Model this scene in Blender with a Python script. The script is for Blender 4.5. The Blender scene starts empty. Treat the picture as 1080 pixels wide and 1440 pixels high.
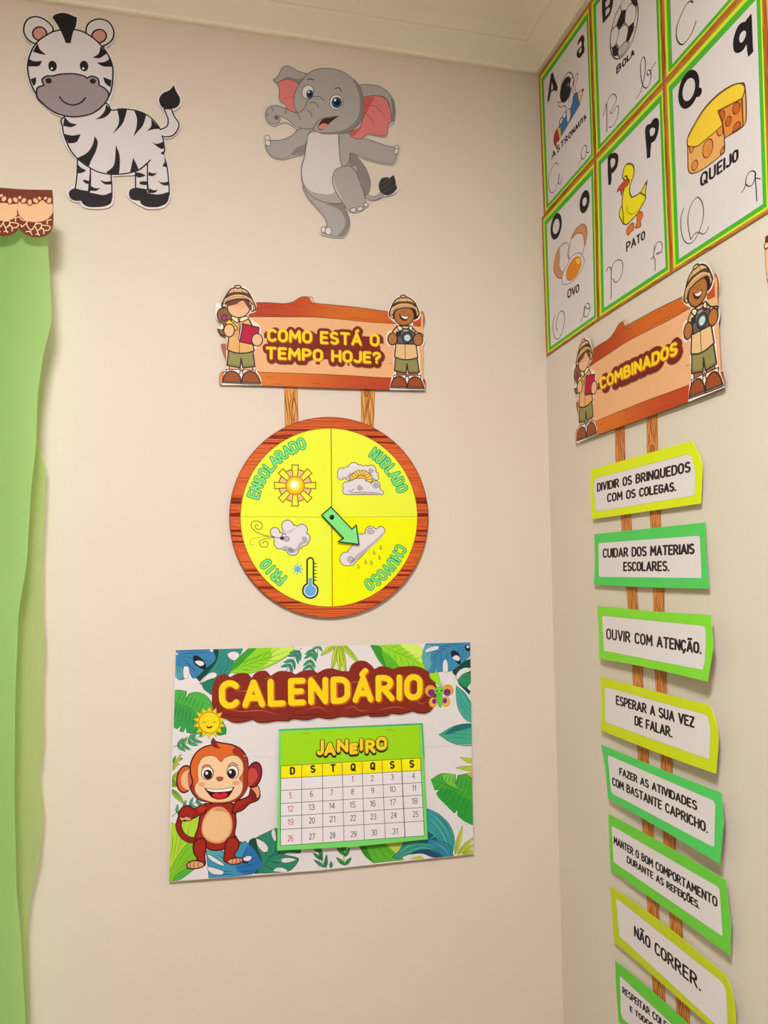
import bpy, bmesh, math, random
from math import sin, cos, pi, radians
from mathutils import Vector, Matrix, geometry

# ------------------------------------------------------------------ camera
FPX, YAW, PITCH, ROLL = 1094.6, 0.23172, 0.07798, -0.009857
CAM = Vector((0.0, 0.0, 1.62))
DIST = 1.557                       # camera to the frontal wall
_f = Vector((sin(YAW)*cos(PITCH), cos(YAW)*cos(PITCH), sin(PITCH)))
_r = Vector((cos(YAW), -sin(YAW), 0))
_u = _r.cross(_f)
CR = cos(ROLL)*_r + sin(ROLL)*_u
CU = -sin(ROLL)*_r + cos(ROLL)*_u
sc = bpy.context.scene
cd = bpy.data.cameras.new('camera'); cam = bpy.data.objects.new('camera', cd)
sc.collection.objects.link(cam); sc.camera = cam
m3 = Matrix((CR, CU, -_f)).transposed()
cam.matrix_world = Matrix.Translation(CAM) @ m3.to_4x4()
cd.sensor_fit = 'VERTICAL'; cd.sensor_height = 36.0; cd.lens = FPX/1440*36.0
cd.clip_start = 0.02; cd.clip_end = 60

def ray(px, py):
    return (px-540)/FPX*CR - (py-720)/FPX*CU + _f

_c = ray(775, 773); XR = (_c*(DIST/_c.y)).x            # the right wall's plane x = XR
_c = ray(757, 107); Z_COR = (CAM + _c*(DIST/_c.y)).z   # underside of the cornice
Z_CEIL = Z_COR + 0.085
ROOM_X0, ROOM_Y0 = -2.3, -2.7

# ------------------------------------------------------------------ world, lights, exposure
w = bpy.data.worlds.new('world'); sc.world = w; w.use_nodes = True
bg = w.node_tree.nodes['Background']; bg.inputs[0].default_value = (0.80, 0.90, 1.0, 1); bg.inputs[1].default_value = 2.2
sc.view_settings.view_transform = 'Standard'; sc.view_settings.look = 'None'
sc.view_settings.gamma = 1; sc.view_settings.use_curve_mapping = False
sc.view_settings.exposure = 0.0
LAMP_W = 53.5
def area(name, loc, size, power, col, rot=(0, 0, 0), sy=None):
    l = bpy.data.lights.new(name, 'AREA'); l.energy = power; l.color = col
    l.shape = 'RECTANGLE'; l.size = size; l.size_y = sy or size
    o = bpy.data.objects.new(name, l); o.location = loc; o.rotation_euler = rot
    sc.collection.objects.link(o); return o
area('ceiling_lamp_light', (-0.25, -0.10, Z_CEIL-0.045), 0.42, LAMP_W, (0.985, 0.985, 1.0))
area('window_light', (-1.35, DIST+0.35, 1.55), 1.3, 70.0, (0.93, 1.0, 0.97), (radians(-90), 0, 0), 1.3)

pl = bpy.data.lights.new('ceiling_fill_light', 'POINT'); pl.energy = 8.5; pl.color = (1.0, .97, .9); pl.shadow_soft_size = .09  # extra point fill, added to brighten the ceiling
po = bpy.data.objects.new('ceiling_fill_light', pl); po.location = (-0.25, -0.10, Z_CEIL-0.13); sc.collection.objects.link(po)

# ------------------------------------------------------------------ helpers
def lin(c):
    c = c/255.0
    return c/12.92 if c <= 0.04045 else ((c+0.055)/1.055)**2.4
def rgb(c):
    if isinstance(c, str):
        c = c.lstrip('#'); c = tuple(int(c[i:i+2], 16) for i in (0, 2, 4))
    return (lin(c[0]), lin(c[1]), lin(c[2]), 1.0)
def tag(o, label=None, cat=None, group=None, kind=None):
    if label: o['label'] = label
    if cat: o['category'] = cat
    if group: o['group'] = group
    if kind: o['kind'] = kind
    return o
def P(s):
    out = []
    for t in s.split():
        k = t.endswith('*'); t = t.rstrip('*'); x, y = t.split(',')
        out.append((float(x), float(y), k))
    return out
def norm_pts(p):
    if isinstance(p, str): return P(p)
    return [(q[0], q[1], q[2] if len(q) > 2 else False) for q in p]
def cr_open(p, n):
    if len(p) < 3: return list(p)
    q = [(2*p[0][0]-p[1][0], 2*p[0][1]-p[1][1])] + list(p) + [(2*p[-1][0]-p[-2][0], 2*p[-1][1]-p[-2][1])]
    out = []
    for i in range(1, len(q)-2):
        a, b, c, d = q[i-1], q[i], q[i+1], q[i+2]
        for k in range(n):
            t = k/n; t2 = t*t; t3 = t2*t
            out.append(tuple(0.5*(2*b[j] + (c[j]-a[j])*t + (2*a[j]-5*b[j]+4*c[j]-d[j])*t2 + (3*b[j]-a[j]-3*c[j]+d[j])*t3) for j in (0, 1)))
    out.append(tuple(q[-2])); return out
def smooth(p, closed, n=5):
    p = norm_pts(p)
    if not closed:
        segs, cur = [], [p[0][:2]]
        for q in p[1:]:
            cur.append(q[:2])
            if q[2]: segs.append(cur); cur = [q[:2]]
        if len(cur) > 1: segs.append(cur)
        out = []
        for s in segs:
            r = cr_open(s, n); out += r if not out else r[1:]
        return out
    ks = [i for i, q in enumerate(p) if q[2]]
    if not ks:
        m = len(p); q = [p[(i) % m][:2] for i in range(-1, m+2)]
        out = []
        for i in range(1, m+1):
            a, b, c, d = q[i-1], q[i], q[i+1], q[i+2]
            for k in range(n):
                t = k/n; t2 = t*t; t3 = t2*t
                out.append(tuple(0.5*(2*b[j] + (c[j]-a[j])*t + (2*a[j]-5*b[j]+4*c[j]-d[j])*t2 + (3*b[j]-a[j]-3*c[j]+d[j])*t3) for j in (0, 1)))
        return out
    p = p[ks[0]:] + p[:ks[0]] + [p[ks[0]]]
    return smooth(p, False, n)[:-1]
def ellipse(cx, cy, rx, ry, rot=0, n=28, a0=0, a1=360):
    r = radians(rot); out = []
    full = abs(a1-a0) >= 360
    for i in range(n if full else n+1):
        t = radians(a0+(a1-a0)*i/n); x, y = rx*cos(t), ry*sin(t)
        out.append((cx+x*cos(r)-y*sin(r), cy+x*sin(r)+y*cos(r)))
    return out
def homog(src, dst):
    import numpy as np
    A = []; b = []
    for (x, y), (X, Y) in zip(src, dst):
        A.append([x, y, 1, 0, 0, 0, -X*x, -X*y]); b.append(X)
        A.append([0, 0, 0, x, y, 1, -Y*x, -Y*y]); b.append(Y)
    h = [float(v) for v in np.linalg.solve(np.array(A, float), np.array(b, float))]
    def T(x, y):
        wv = h[6]*x+h[7]*y+1
        return ((h[0]*x+h[1]*y+h[2])/wv, (h[3]*x+h[4]*y+h[5])/wv)
    return T

# ------------------------------------------------------------------ materials
def nodes_mat(name):
    m = bpy.data.materials.new(name); m.use_nodes = True
    return m, m.node_tree.nodes, m.node_tree.links, m.node_tree.nodes['Principled BSDF']
def print_mat():
    m, N, L, b = nodes_mat('printed_paper')
    a = N.new('ShaderNodeAttribute'); a.attribute_name = 'ink'
    t = N.new('ShaderNodeTexNoise'); t.inputs['Scale'].default_value = 260; t.inputs['Detail'].default_value = 3
    g = N.new('ShaderNodeNewGeometry'); L.new(g.outputs['Position'], t.inputs['Vector'])
    r = N.new('ShaderNodeMapRange'); r.inputs[3].default_value = 1.03; r.inputs[4].default_value = 1.09
    L.new(t.outputs['Fac'], r.inputs[0])
    mx = N.new('ShaderNodeVectorMath'); mx.operation = 'SCALE'
    L.new(a.outputs['Color'], mx.inputs[0]); L.new(r.outputs[0], mx.inputs['Scale'])
    L.new(mx.outputs[0], b.inputs['Base Color'])
    b.inputs['Roughness'].default_value = 0.55; b.inputs['Specular IOR Level'].default_value = 0.18
    return m
PRINT = print_mat()
def paint(name, c, bump=0.06, scale=60, rough=0.75, var=0.02, spec=0.3):
    m, N, L, b = nodes_mat(name)
    g = N.new('ShaderNodeNewGeometry')
    t = N.new('ShaderNodeTexNoise'); t.inputs['Scale'].default_value = 2.2; t.inputs['Detail'].default_value = 5
    L.new(g.outputs['Position'], t.inputs['Vector'])
    r = N.new('ShaderNodeMapRange'); r.inputs[3].default_value = 1-var; r.inputs[4].default_value = 1+var
    L.new(t.outputs['Fac'], r.inputs[0])
    mx = N.new('ShaderNodeVectorMath'); mx.operation = 'SCALE'; mx.inputs[0].default_value = rgb(c)[:3]
    L.new(r.outputs[0], mx.inputs['Scale']); L.new(mx.outputs[0], b.inputs['Base Color'])
    t2 = N.new('ShaderNodeTexNoise'); t2.inputs['Scale'].default_value = scale; t2.inputs['Detail'].default_value = 4
    L.new(g.outputs['Position'], t2.inputs['Vector'])
    bp = N.new('ShaderNodeBump'); bp.inputs['Strength'].default_value = bump; bp.inputs['Distance'].default_value = 0.004
    L.new(t2.outputs['Fac'], bp.inputs['Height']); L.new(bp.outputs[0], b.inputs['Normal'])
    b.inputs['Roughness'].default_value = rough; b.inputs['Specular IOR Level'].default_value = spec
    return m

def inside(x, y, p):
    c = False
    for i in range(len(p)):
        (xa, ya), (xb, yb) = p[i-1], p[i]
        if (ya > y) != (yb > y) and x < (xb-xa)*(y-ya)/(yb-ya)+xa: c = not c
    return c
def union(polys):
    """overlapping coplanar polygons -> clean triangles (later polygons win)"""
    vs = []; fs = []
    for p, c in polys:
        if sum(p[i-1][0]*p[i][1]-p[i][0]*p[i-1][1] for i in range(len(p))) < 0: p = p[::-1]
        k = len(vs); vs += [Vector((a*1000, b*1000)) for a, b in p]; fs.append(list(range(k, k+len(p))))
    r = geometry.delaunay_2d_cdt(vs, [], fs, 1, 2e-4)
    out = []
    for f, o in zip(r[2], r[5]):
        if not o: continue
        t = [(r[0][i][0]/1000, r[0][i][1]/1000) for i in f]
        cx = sum(q[0] for q in t)/len(t); cy = sum(q[1] for q in t)/len(t)
        top = next((i for i in sorted(o, reverse=True) if inside(cx, cy, polys[i][0])), None)
        if top is None: continue
        ar = sum(t[i-1][0]*t[i][1]-t[i][0]*t[i-1][1] for i in range(len(t)))
        if ar < 0: t = t[::-1]
        out.append((t, polys[top][1]))
    return out

# ------------------------------------------------------------------ a printed paper thing on a wall
ZL = 2.2e-5
STUFF = ('wood_grain', 'giraffe_pattern', 'day_lines', 'crease', 'raindrops')
class Art:
    """flat printed paper cut-out mounted on a wall; every shape is laid on the paper's own plane"""
    def __init__(s, name, label, cat, wall='back', off=0.0015, tilt=(0, 0), ref=(0, 0), group=None, mpp=None, lead='sheet'):
        s.name, s.label, s.cat, s.group = name, label, cat, group
        if wall == 'back':
            n0, U0, p0 = Vector((0, -1, 0)), Vector((1, 0, 0)), Vector((0, DIST, 0)); s.mpp = mpp or 0.00143
        else:
            n0, U0, p0 = Vector((-1, 0, 0)), Vector((0, -1, 0)), Vector((XR, 0, 0)); s.mpp = mpp or 0.00135
        V0 = Vector((0, 0, 1))
        n = (n0 - tilt[0]*U0 - tilt[1]*V0).normalized()      # tilt: lift per metre to the right / upwards
        rp = s.hit(ray(*ref), n0, p0 + n0*off)
        s.n = n; s.o = rp; s.U = (U0 - n*U0.dot(n)).normalized(); s.V = n.cross(s.U)
        s.T = lambda x, y: (x, y); s.k = 1.0; s.lk = 1.0; s.ax = 1.0; s.z = 0.0; s.hold = False; s.clip = None
        s.parts = {}; s.order = []; s.cur = None; s.part(lead)
    @staticmethod
    def hit(d, n, p):
        return CAM + d*((p-CAM).dot(n)/d.dot(n))
    def frame(s, x0, y0, k, H=None):
        if H is None: s.T = lambda x, y: (x0+x/k, y0+y/k)
        else: s.T = lambda x, y: H(x0+x/k, y0+y/k)
        s.k = k; return s
    def part(s, name, label=None, parent=None):
        key = name; i = 1
        while key in s.parts: key = '%s#%d' % (name, i); i += 1
        s.parts[key] = dict(name=name, label=label, parent=parent, v=[], f=[], c=[], flat={})
        s.order.append(key); s.cur = key; return key
    def uv(s, x, y):
        px, py = s.T(x, y)
        q = s.hit(ray(px, py), s.n, s.o) - s.o
        return (q.dot(s.U), q.dot(s.V))
    def setclip(s, pts):
        if pts is None: s.clip = None; return
        q = [s.uv(p[0], p[1]) for p in norm_pts(pts)]
        ar = sum(q[i-1][0]*q[i][1]-q[i][0]*q[i-1][1] for i in range(len(q)))
        s.clip = q if ar > 0 else q[::-1]
    def emit(s, poly, col, z=None):
        z = s.z if z is None else z
        if s.clip:
            c = s.clip
            for i in range(len(c)):
                a, b = c[i-1], c[i]; out = []
                for j in range(len(poly)):
                    p, q = poly[j-1], poly[j]
                    dp = (b[0]-a[0])*(p[1]-a[1])-(b[1]-a[1])*(p[0]-a[0])
                    dq = (b[0]-a[0])*(q[1]-a[1])-(b[1]-a[1])*(q[0]-a[0])
                    if (dp >= 0) != (dq >= 0):
                        t = dp/(dp-dq); out.append((p[0]+(q[0]-p[0])*t, p[1]+(q[1]-p[1])*t))
                    if dq >= 0: out.append(q)
                poly = out
                if len(poly) < 3: return
        s.parts[s.cur]['flat'].setdefault(z, []).append((poly, col))
    def step(s):
        if not s.hold: s.z += ZL
    def fill2(s, q, col):
        col = rgb(col); s.step()
        if not s.clip: s.emit(q, col); return
        for t in union([(q, 0)]): s.emit(t[0], col)
    def fill(s, pts, col, line=None, lw=0, sm=True, n=5, lc=True):
        p = smooth(pts, True, n) if sm else [a[:2] for a in norm_pts(pts)]
        q = [s.uv(*a) for a in p]
        s.fill2(q, col)
        if line: s.ribbon(q, line, lw/s.k*s.mpp*s.lk, True)
        return s
    def sheet(s, pts, col, t=0.0007, sm=True, n=5, grow=0):
        """the cut paper itself: a face with real thickness"""
        p = smooth(pts, True, n) if sm else [a[:2] for a in norm_pts(pts)]
        q = [s.uv(*a) for a in p]
        if sum(q[i-1][0]*q[i][1]-q[i][0]*q[i-1][1] for i in range(len(q))) < 0: q = q[::-1]
        if grow:
            g = grow/s.k*s.mpp; m = len(q); r = []
            for i in range(m):
                a, b = q[i-1], q[(i+1) % m]; dx, dy = b[0]-a[0], b[1]-a[1]; L = math.hypot(dx, dy) or 1
                r.append((q[i][0]+dy/L*g, q[i][1]-dx/L*g))
            q = r
        s.fill2(q, col); d = s.parts[s.cur]; col = rgb(col); z = 0.0
        for i in range(len(q)):
            a, b = q[i-1], q[i]; k = len(d['v'])
            d['v'] += [(a[0], a[1], z-t), (b[0], b[1], z-t), (b[0], b[1], z), (a[0], a[1], z)]
            d['f'].append((k, k+1, k+2, k+3)); d['c'].append(col)
        for pp, _ in union([(q, 0)]):
            k = len(d['v'])
            ar = sum(pp[i-1][0]*pp[i][1]-pp[i][0]*pp[i-1][1] for i in range(3))
            if ar > 0: pp = pp[::-1]
            d['v'] += [(a, b, z-t) for a, b in pp]; d['f'].append((k, k+1, k+2)); d['c'].append(rgb('dcd6d2'))
        return q
    def pieces(s, name, lst, col, **kw):
        s.step(); h0 = s.hold; s.hold = True
        for q in lst: s.part(name); s.fill(q, col, **kw)
        s.hold = h0
    def ell(s, cx, cy, rx, ry, col, rot=0, line=None, lw=0, n=28):
        return s.fill(ellipse(cx, cy, rx, ry, rot, n), col, line, lw, sm=False)
    def disc(s, c, r, col, n=8, z=None):
        s.emit([(c[0]+r*cos(2*pi*i/n), c[1]+r*sin(2*pi*i/n)) for i in range(n)], col, z)
    def ribbon(s, q, col, w, closed=False, taper=False, cap=True):
        s.step(); col = rgb(col); h = w/2; ax = s.ax
        if ax != 1: q = [(a/ax, b) for a, b in q]
        def E_(p, c): s.emit([(a*ax, b) for a, b in p] if ax != 1 else p, c)
        def D_(c, k): E_([(c[0]+h*cos(2*pi*i/k), c[1]+h*sin(2*pi*i/k)) for i in range(k)], col)
        r = [q[0]]
        for a in q[1:]:
            if math.hypot(a[0]-r[-1][0], a[1]-r[-1][1]) > 1e-6: r.append(a)
        if closed and len(r) > 2 and math.hypot(r[0][0]-r[-1][0], r[0][1]-r[-1][1]) < 1e-6: r.pop()
        q = r; m = len(q)
        if m < 2:
            D_(q[0], 8); return
        ns = m if closed else m-1
        nrm = []
        for i in range(ns):
            a, b = q[i], q[(i+1) % m]; dx, dy = b[0]-a[0], b[1]-a[1]; L = math.hypot(dx, dy)
            nrm.append((-dy/L, dx/L))
        def joint(i):
            if not closed and (i == 0 or i == m-1): return None
            a, b = nrm[i-1], nrm[i % ns]; d = a[0]*b[0]+a[1]*b[1]
            if d > 0.72:
                k = 1/(1+d); return ((a[0]+b[0])*k, (a[1]+b[1])*k)
            return None
        J = [joint(i) for i in range(m)]
        def hw(i):
            if not taper: return h
            t = i/(m-1); return h*max(0.08, (sin(pi*t) if taper == 'both' else (1-t)))
        for i in range(ns):
            k = (i+1) % m; a, b = q[i], q[k]; na = J[i] or nrm[i]; nb = J[k] or nrm[i]; ha, hb = hw(i), hw(k)
            E_([(a[0]-na[0]*ha, a[1]-na[1]*ha), (b[0]-nb[0]*hb, b[1]-nb[1]*hb), (b[0]+nb[0]*hb, b[1]+nb[1]*hb), (a[0]+na[0]*ha, a[1]+na[1]*ha)], col)
        nd = 8 if w < 0.006 else 14
        for i in range(m):
            if J[i] is None and (cap or (0 < i < m-1)) and not taper: D_(q[i], nd)
    def line(s, pts, col, w, closed=False, sm=True, n=5, taper=False, cap=True):
        p = smooth(pts, closed, n) if sm else [a[:2] for a in norm_pts(pts)]
        if taper and len(p) < 5:
            p = [(a[0]+(b[0]-a[0])*i/5, a[1]+(b[1]-a[1])*i/5) for a, b in zip(p, p[1:]) for i in range(5)] + [p[-1]]
        s.ribbon([s.uv(*a) for a in p], col, w/s.k*s.mpp, closed, taper, cap); return s
    # ---- lettering
    def text(s, st, box, col, w, off=(0, 0), gap=0.16, ins=None):
        """box: TL TR BR BL of the capitals in the current frame"""
        b = [(p[0]+off[0], p[1]+off[1]) for p in norm_pts(box)]
        tot, lay = layout(st, gap)
        wid = math.hypot(b[1][0]-b[0][0], b[1][1]-b[0][1]); hei = math.hypot(b[3][0]-b[0][0], b[3][1]-b[0][1])
        H = homog([(0, 1), (1, 1), (1, 0), (0, 0)], b)
        iw = w if ins is None else ins; mx, my = iw*s.ax**.5/2/wid, iw/2/hei
        s.step(); h0 = s.hold; s.hold = True
        for x0, strokes, dot in lay:
            for st_ in strokes:
                q = [s.uv(*H(mx+(x0+x)/tot*(1-2*mx), my+y*(1-2*my))) for x, y in st_]
                s.ribbon(q, col, w/s.k*s.mpp)
        s.hold = h0
    def arctext(s, st, cx, cy, r, a0, a1, h, wd, col, w):
        s.step(); h0 = s.hold; s.hold = True; n = len(st)
        for i, ch in enumerate(st):
            gw, strokes = GL[ch]; t = radians(a0+(a1-a0)*i/(n-1)); sc_ = wd/0.5
            ox, oy = cx+cos(t)*r, cy-sin(t)*r
            up = (cos(t), -sin(t)); rt = (sin(t), cos(t))
            for st_ in strokes:
                q = []
                for x, y in st_:
                    X, Y = (x-gw/2)*sc_, (y-0.5)*h
                    q.append(s.uv(ox+rt[0]*X+up[0]*Y, oy+rt[1]*X+up[1]*Y))
                s.ribbon(q, col, w/s.k*s.mpp)
        s.hold = h0
    def done(s):
        # all inks lie in one plane: the topmost shape wins, so print is truly flat
        rows = []; n = 0
        for k in s.order:
            for z, polys in s.parts[k]['flat'].items():
                for p, c in polys: rows.append((z, n, p, (k, c))); n += 1
        rows.sort(key=lambda r: (r[0], r[1]))
        idx = {}
        for t, (k, c) in union([(r[2], r[3]) for r in rows]):
            d = s.parts[k]; f = []
            for p in t:
                q = (k, round(p[0], 7), round(p[1], 7))
                if q not in idx: idx[q] = len(d['v']); d['v'].append((p[0], p[1], 0.0))
                f.append(idx[q])
            if len(set(f)) == len(f): d['f'].append(tuple(f)); d['c'].append(c)
        allv = [v for d in s.parts.values() for v in d['v']]
        us = [v[0] for v in allv]; vs = [v[1] for v in allv]
        loc = s.o + s.U*((min(us)+max(us))/2) + s.V*min(vs)
        keys = [k for k in s.order if s.parts[k]['f']]
        root = bpy.data.objects.new(s.name, None); root.empty_display_size = 0.05
        root.location = loc; sc.collection.objects.link(root)
        tag(root, s.label, s.cat, s.group)
        objs = {}
        for k in keys:
            d = s.parts[k]; me = bpy.data.meshes.new(d['name'])
            V = [tuple(s.o + s.U*v[0] + s.V*v[1] + s.n*v[2] - loc) for v in d['v']]
            me.from_pydata(V, [], d['f'])
            at = me.color_attributes.new('ink', 'FLOAT_COLOR', 'CORNER')
            buf = []
            for f, c in zip(d['f'], d['c']): buf += list(c)*len(f)
            at.data.foreach_set('color', buf); me.materials.append(PRINT)
            o = bpy.data.objects.new(d['name'], me); sc.collection.objects.link(o)
            o.parent = objs.get(d['parent'], root); objs[k] = o
            if d['label']: o['label'] = d['label']
            if d['name'] in STUFF: o['kind'] = 'stuff'
        return root

# ------------------------------------------------------------------ a stroke alphabet
def arc(cx, cy, rx, ry, a0, a1, n=8):
    return [(cx+rx*cos(radians(a0+(a1-a0)*i/n)), cy+ry*sin(radians(a0+(a1-a0)*i/n))) for i in range(n+1)]
_O = arc(.26, .68, .26, .32, 0, 180, 10)+arc(.26, .32, .26, .32, 180, 360, 10)+[(.52, .68)]
GL = {
 'A': (.58, [[(0, 0), (.29, 1), (.58, 0)], [(.11, .3), (.47, .3)]]),
 'B': (.50, [[(0, 0), (0, 1), (.2, 1)]+arc(.22, .77, .24, .23, 90, -90)+[(.05, .54)], [(.05, .54), (.22, .54)]+arc(.23, .27, .27, .27, 90, -90)+[(0, 0)]]),
 'C': (.48, [arc(.26, .68, .26, .32, 35, 180)+arc(.26, .32, .26, .32, 180, 325)]),
 'D': (.52, [[(0, 0), (0, 1), (.2, 1)]+arc(.22, .68, .3, .32, 90, 0)+arc(.22, .32, .3, .32, 0, -90)+[(0, 0)]]),
 'E': (.42, [[(.42, 1), (0, 1), (0, 0), (.42, 0)], [(0, .52), (.36, .52)]]),
 'F': (.42, [[(.42, 1), (0, 1), (0, 0)], [(0, .5), (.36, .5)]]),
 'G': (.52, [arc(.26, .68, .26, .32, 25, 180)+arc(.26, .32, .26, .32, 180, 355)+[(.52, .48), (.3, .48)]]),
 'H': (.52, [[(0, 0), (0, 1)], [(.52, 0), (.52, 1)], [(0, .5), (.52, .5)]]),
 'I': (.0, [[(0, 0), (0, 1)]]),
 'J': (.40, [[(.4, 1), (.4, .25)]+arc(.18, .24, .22, .24, 0, -150)]),
 'L': (.42, [[(0, 1), (0, 0), (.42, 0)]]),
 'M': (.66, [[(0, 0), (.04, 1), (.33, .35), (.62, 1), (.66, 0)]]),
 'N': (.52, [[(0, 0), (0, 1), (.52, 0), (.52, 1)]]),
 'O': (.52, [_O]),
 'P': (.48, [[(0, 0), (0, 1), (.2, 1)]+arc(.2, .71, .28, .29, 90, -90)+[(.03, .42)]]),
 'Q': (.54, [_O, [(.3, .26), (.56, -.06)]]),
 'R': (.52, [[(0, 0), (0, 1), (.2, 1)]+arc(.2, .74, .27, .26, 90, -90)+[(.03, .48)], [(.2, .48), (.52, 0)]]),
 'S': (.48, [arc(.24, .75, .23, .25, 42, 225)+arc(.24, .25, .24, .26, 40, -142)]),
 'T': (.54, [[(0, 1), (.54, 1)], [(.27, 1), (.27, 0)]]),
 'U': (.50, [[(0, 1), (0, .27)]+arc(.25, .26, .25, .26, 180, 360)+[(.5, 1)]]),
 'V': (.54, [[(0, 1), (.27, 0), (.54, 1)]]),
 'Z': (.46, [[(0, 1), (.46, 1), (0, 0), (.46, 0)]]),
 '.': (.02, [[(0, 0), (.02, 0)]]),
 '?': (.44, [arc(.21, .76, .22, .24, 170, -60)+[(.2, .42), (.2, .3)], [(.2, .02), (.21, .02)]]),
 ' ': (.22, []),
 '0': (.46, [arc(.23, .68, .23, .32, 0, 180)+arc(.23, .32, .23, .32, 180, 360)+[(.46, .68)]]),
 '1': (.14, [[(0, .82), (.14, 1), (.14, 0)]]),
 '2': (.44, [arc(.22, .74, .22, .26, 165, -30)+[(0, 0), (.44, 0)]]),
 '3': (.44, [arc(.2, .76, .22, .24, 150, -90)+arc(.2, .26, .24, .26, 90, -150)]),
 '4': (.46, [[(.36, 0), (.36, 1), (0, .3), (.46, .3)]]),
 '5': (.44, [[(.42, 1), (.05, 1), (.02, .56)]+arc(.2, .31, .24, .3, 110, -150)]),
 '6': (.46, [[(.38, .96)]+arc(.26, .66, .26, .34, 90, 180, 4)+[(0, .3)]+arc(.23, .3, .23, .3, 180, -180, 14)]),
 '7': (.42, [[(0, 1), (.42, 1), (.12, 0)]]),
 '8': (.46, [arc(.23, .76, .2, .24, -90, 270, 14), arc(.23, .27, .23, .27, 90, -270, 14)]),
 '9': (.46, [[(.08, .04)]+arc(.2, .34, .26, .34, -90, 0, 4)+[(.46, .7)]+arc(.23, .7, .23, .3, 0, 360, 14)]),
}
def _acc(b, extra): return (GL[b][0], GL[b][1]+extra)
GL['Á'] = _acc('A', [[(.26, 1.2), (.38, 1.36)]])
GL['Ã'] = _acc('A', [[(.1, 1.22), (.2, 1.3), (.38, 1.22), (.48, 1.3)]])
GL['Õ'] = _acc('O', [[(.08, 1.22), (.18, 1.3), (.34, 1.22), (.44, 1.3)]])
GL['Ç'] = _acc('C', [[(.27, 0), (.33, -.14), (.22, -.24)]])
def layout(st, gap):
    x = 0; out = []
    for i, ch in enumerate(st):
        gw, strokes = GL[ch]
        out.append((x, strokes, ch == '.')); x += gw + (gap if i < len(st)-1 else 0)
    if x < 1e-6: return 1.0, [(0.5, o[1], o[2]) for o in out]
    return x, out

# ================================================================== the setting
def mesh_obj(name, V, F, mat, parent=None, smooth_=False):
    me = bpy.data.meshes.new(name); me.from_pydata([tuple(v) for v in V], [], F); me.materials.append(mat)
    if smooth_:
        for p in me.polygons: p.use_smooth = True
    o = bpy.data.objects.new(name, me); sc.collection.objects.link(o)
    if parent: o.parent = parent
    return o
def boxes(bs):
    V = []; F = []
    for (x0, x1, y0, y1, z0, z1) in bs:
        k = len(V)
        V += [(x0, y0, z0), (x1, y0, z0), (x1, y1, z0), (x0, y1, z0), (x0, y0, z1), (x1, y0, z1), (x1, y1, z1), (x0, y1, z1)]
        F += [tuple(k+i for i in f) for f in ((0, 3, 2, 1), (4, 5, 6, 7), (0, 1, 5, 4), (1, 2, 6, 5), (2, 3, 7, 6), (3, 0, 4, 7))]
    return V, F
def struct(name, bs, mat):
    return tag(mesh_obj(name, *boxes(bs), mat), kind='structure')
M_WALL = paint('wall_paint', (225, 210, 197), bump=0.10, scale=45, rough=0.62, var=0.012)
M_WALL_R = paint('wall_paint_light_tint', (222, 210, 196), bump=0.10, scale=45, rough=0.62, var=0.012)  # right wall: mixed light put into the colour as a slightly greener tint
M_FAR = paint('far_wall_paint', (176, 164, 150), bump=0.1, scale=45, rough=0.62, var=0.012)
M_CEIL = paint('ceiling_paint', (248, 240, 224), bump=0.05, rough=0.8)
M_CORN = paint('cornice_plaster', (248, 239, 222), bump=0.05, rough=0.7)
M_FLOOR = paint('floor_vinyl', (165, 150, 130), bump=0.02, rough=0.5, var=0.06)
M_ALU = paint('white_aluminium', (225, 225, 222), bump=0.0, rough=0.35, var=0.0)
WX0, WX1, WZ0, WZ1 = -1.75, -0.83, 1.0, 2.12
T = 0.12
struct('wall_back', [(ROOM_X0, WX0, DIST, DIST+T, 0, Z_CEIL), (WX1, XR+T, DIST, DIST+T, 0, Z_CEIL),
                     (WX0, WX1, DIST, DIST+T, 0, WZ0), (WX0, WX1, DIST, DIST+T, WZ1, Z_CEIL)], M_WALL)
struct('wall_right', [(XR, XR+T, ROOM_Y0-T, DIST, 0, Z_CEIL)], M_WALL_R)
struct('wall_left', [(ROOM_X0-T, ROOM_X0, ROOM_Y0-T, DIST+T, 0, Z_CEIL)], M_FAR)
struct('wall_front', [(ROOM_X0, XR, ROOM_Y0-T, ROOM_Y0, 0, Z_CEIL)], M_FAR)
struct('floor', [(ROOM_X0-T, XR+T, ROOM_Y0-T, DIST+T, -0.1, 0)], M_FLOOR)
struct('ceiling', [(ROOM_X0-T, XR+T, ROOM_Y0-T, DIST+T, Z_CEIL, Z_CEIL+0.1)], M_CEIL)
# moulded plaster cornice: (out from the wall, height over the lower lip)
prof = [(0, 0), (.009, 0), (.012, .002), (.012, .007), (.018, .012), (.046, .036), (.048, .041), (.053, .042),
        (.056, .046), (.070, .056), (.100, .068), (.120, .074), (.124, .078), (.150, .081), (.153, .085), (0, .085)]
def cornice(name, a, b, out_a, out_b):
    V = []; n = len(prof)
    for p, o in ((a, out_a), (b, out_b)):
        for (d, h) in prof: V.append((p[0]+o[0]*d, p[1]+o[1]*d, Z_COR+h))
    F = [(i, (i+1) % n, n+(i+1) % n, n+i) for i in range(n)] + [tuple(range(n))[::-1], tuple(range(n, 2*n))]
    tag(mesh_obj(name, V, F, M_CORN), kind='structure')
cornice('trim_1', (ROOM_X0, DIST), (XR, DIST), (1, -1), (-1, -1))
cornice('trim_2', (XR, DIST), (XR, ROOM_Y0), (-1, -1), (-1, 1))
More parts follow.
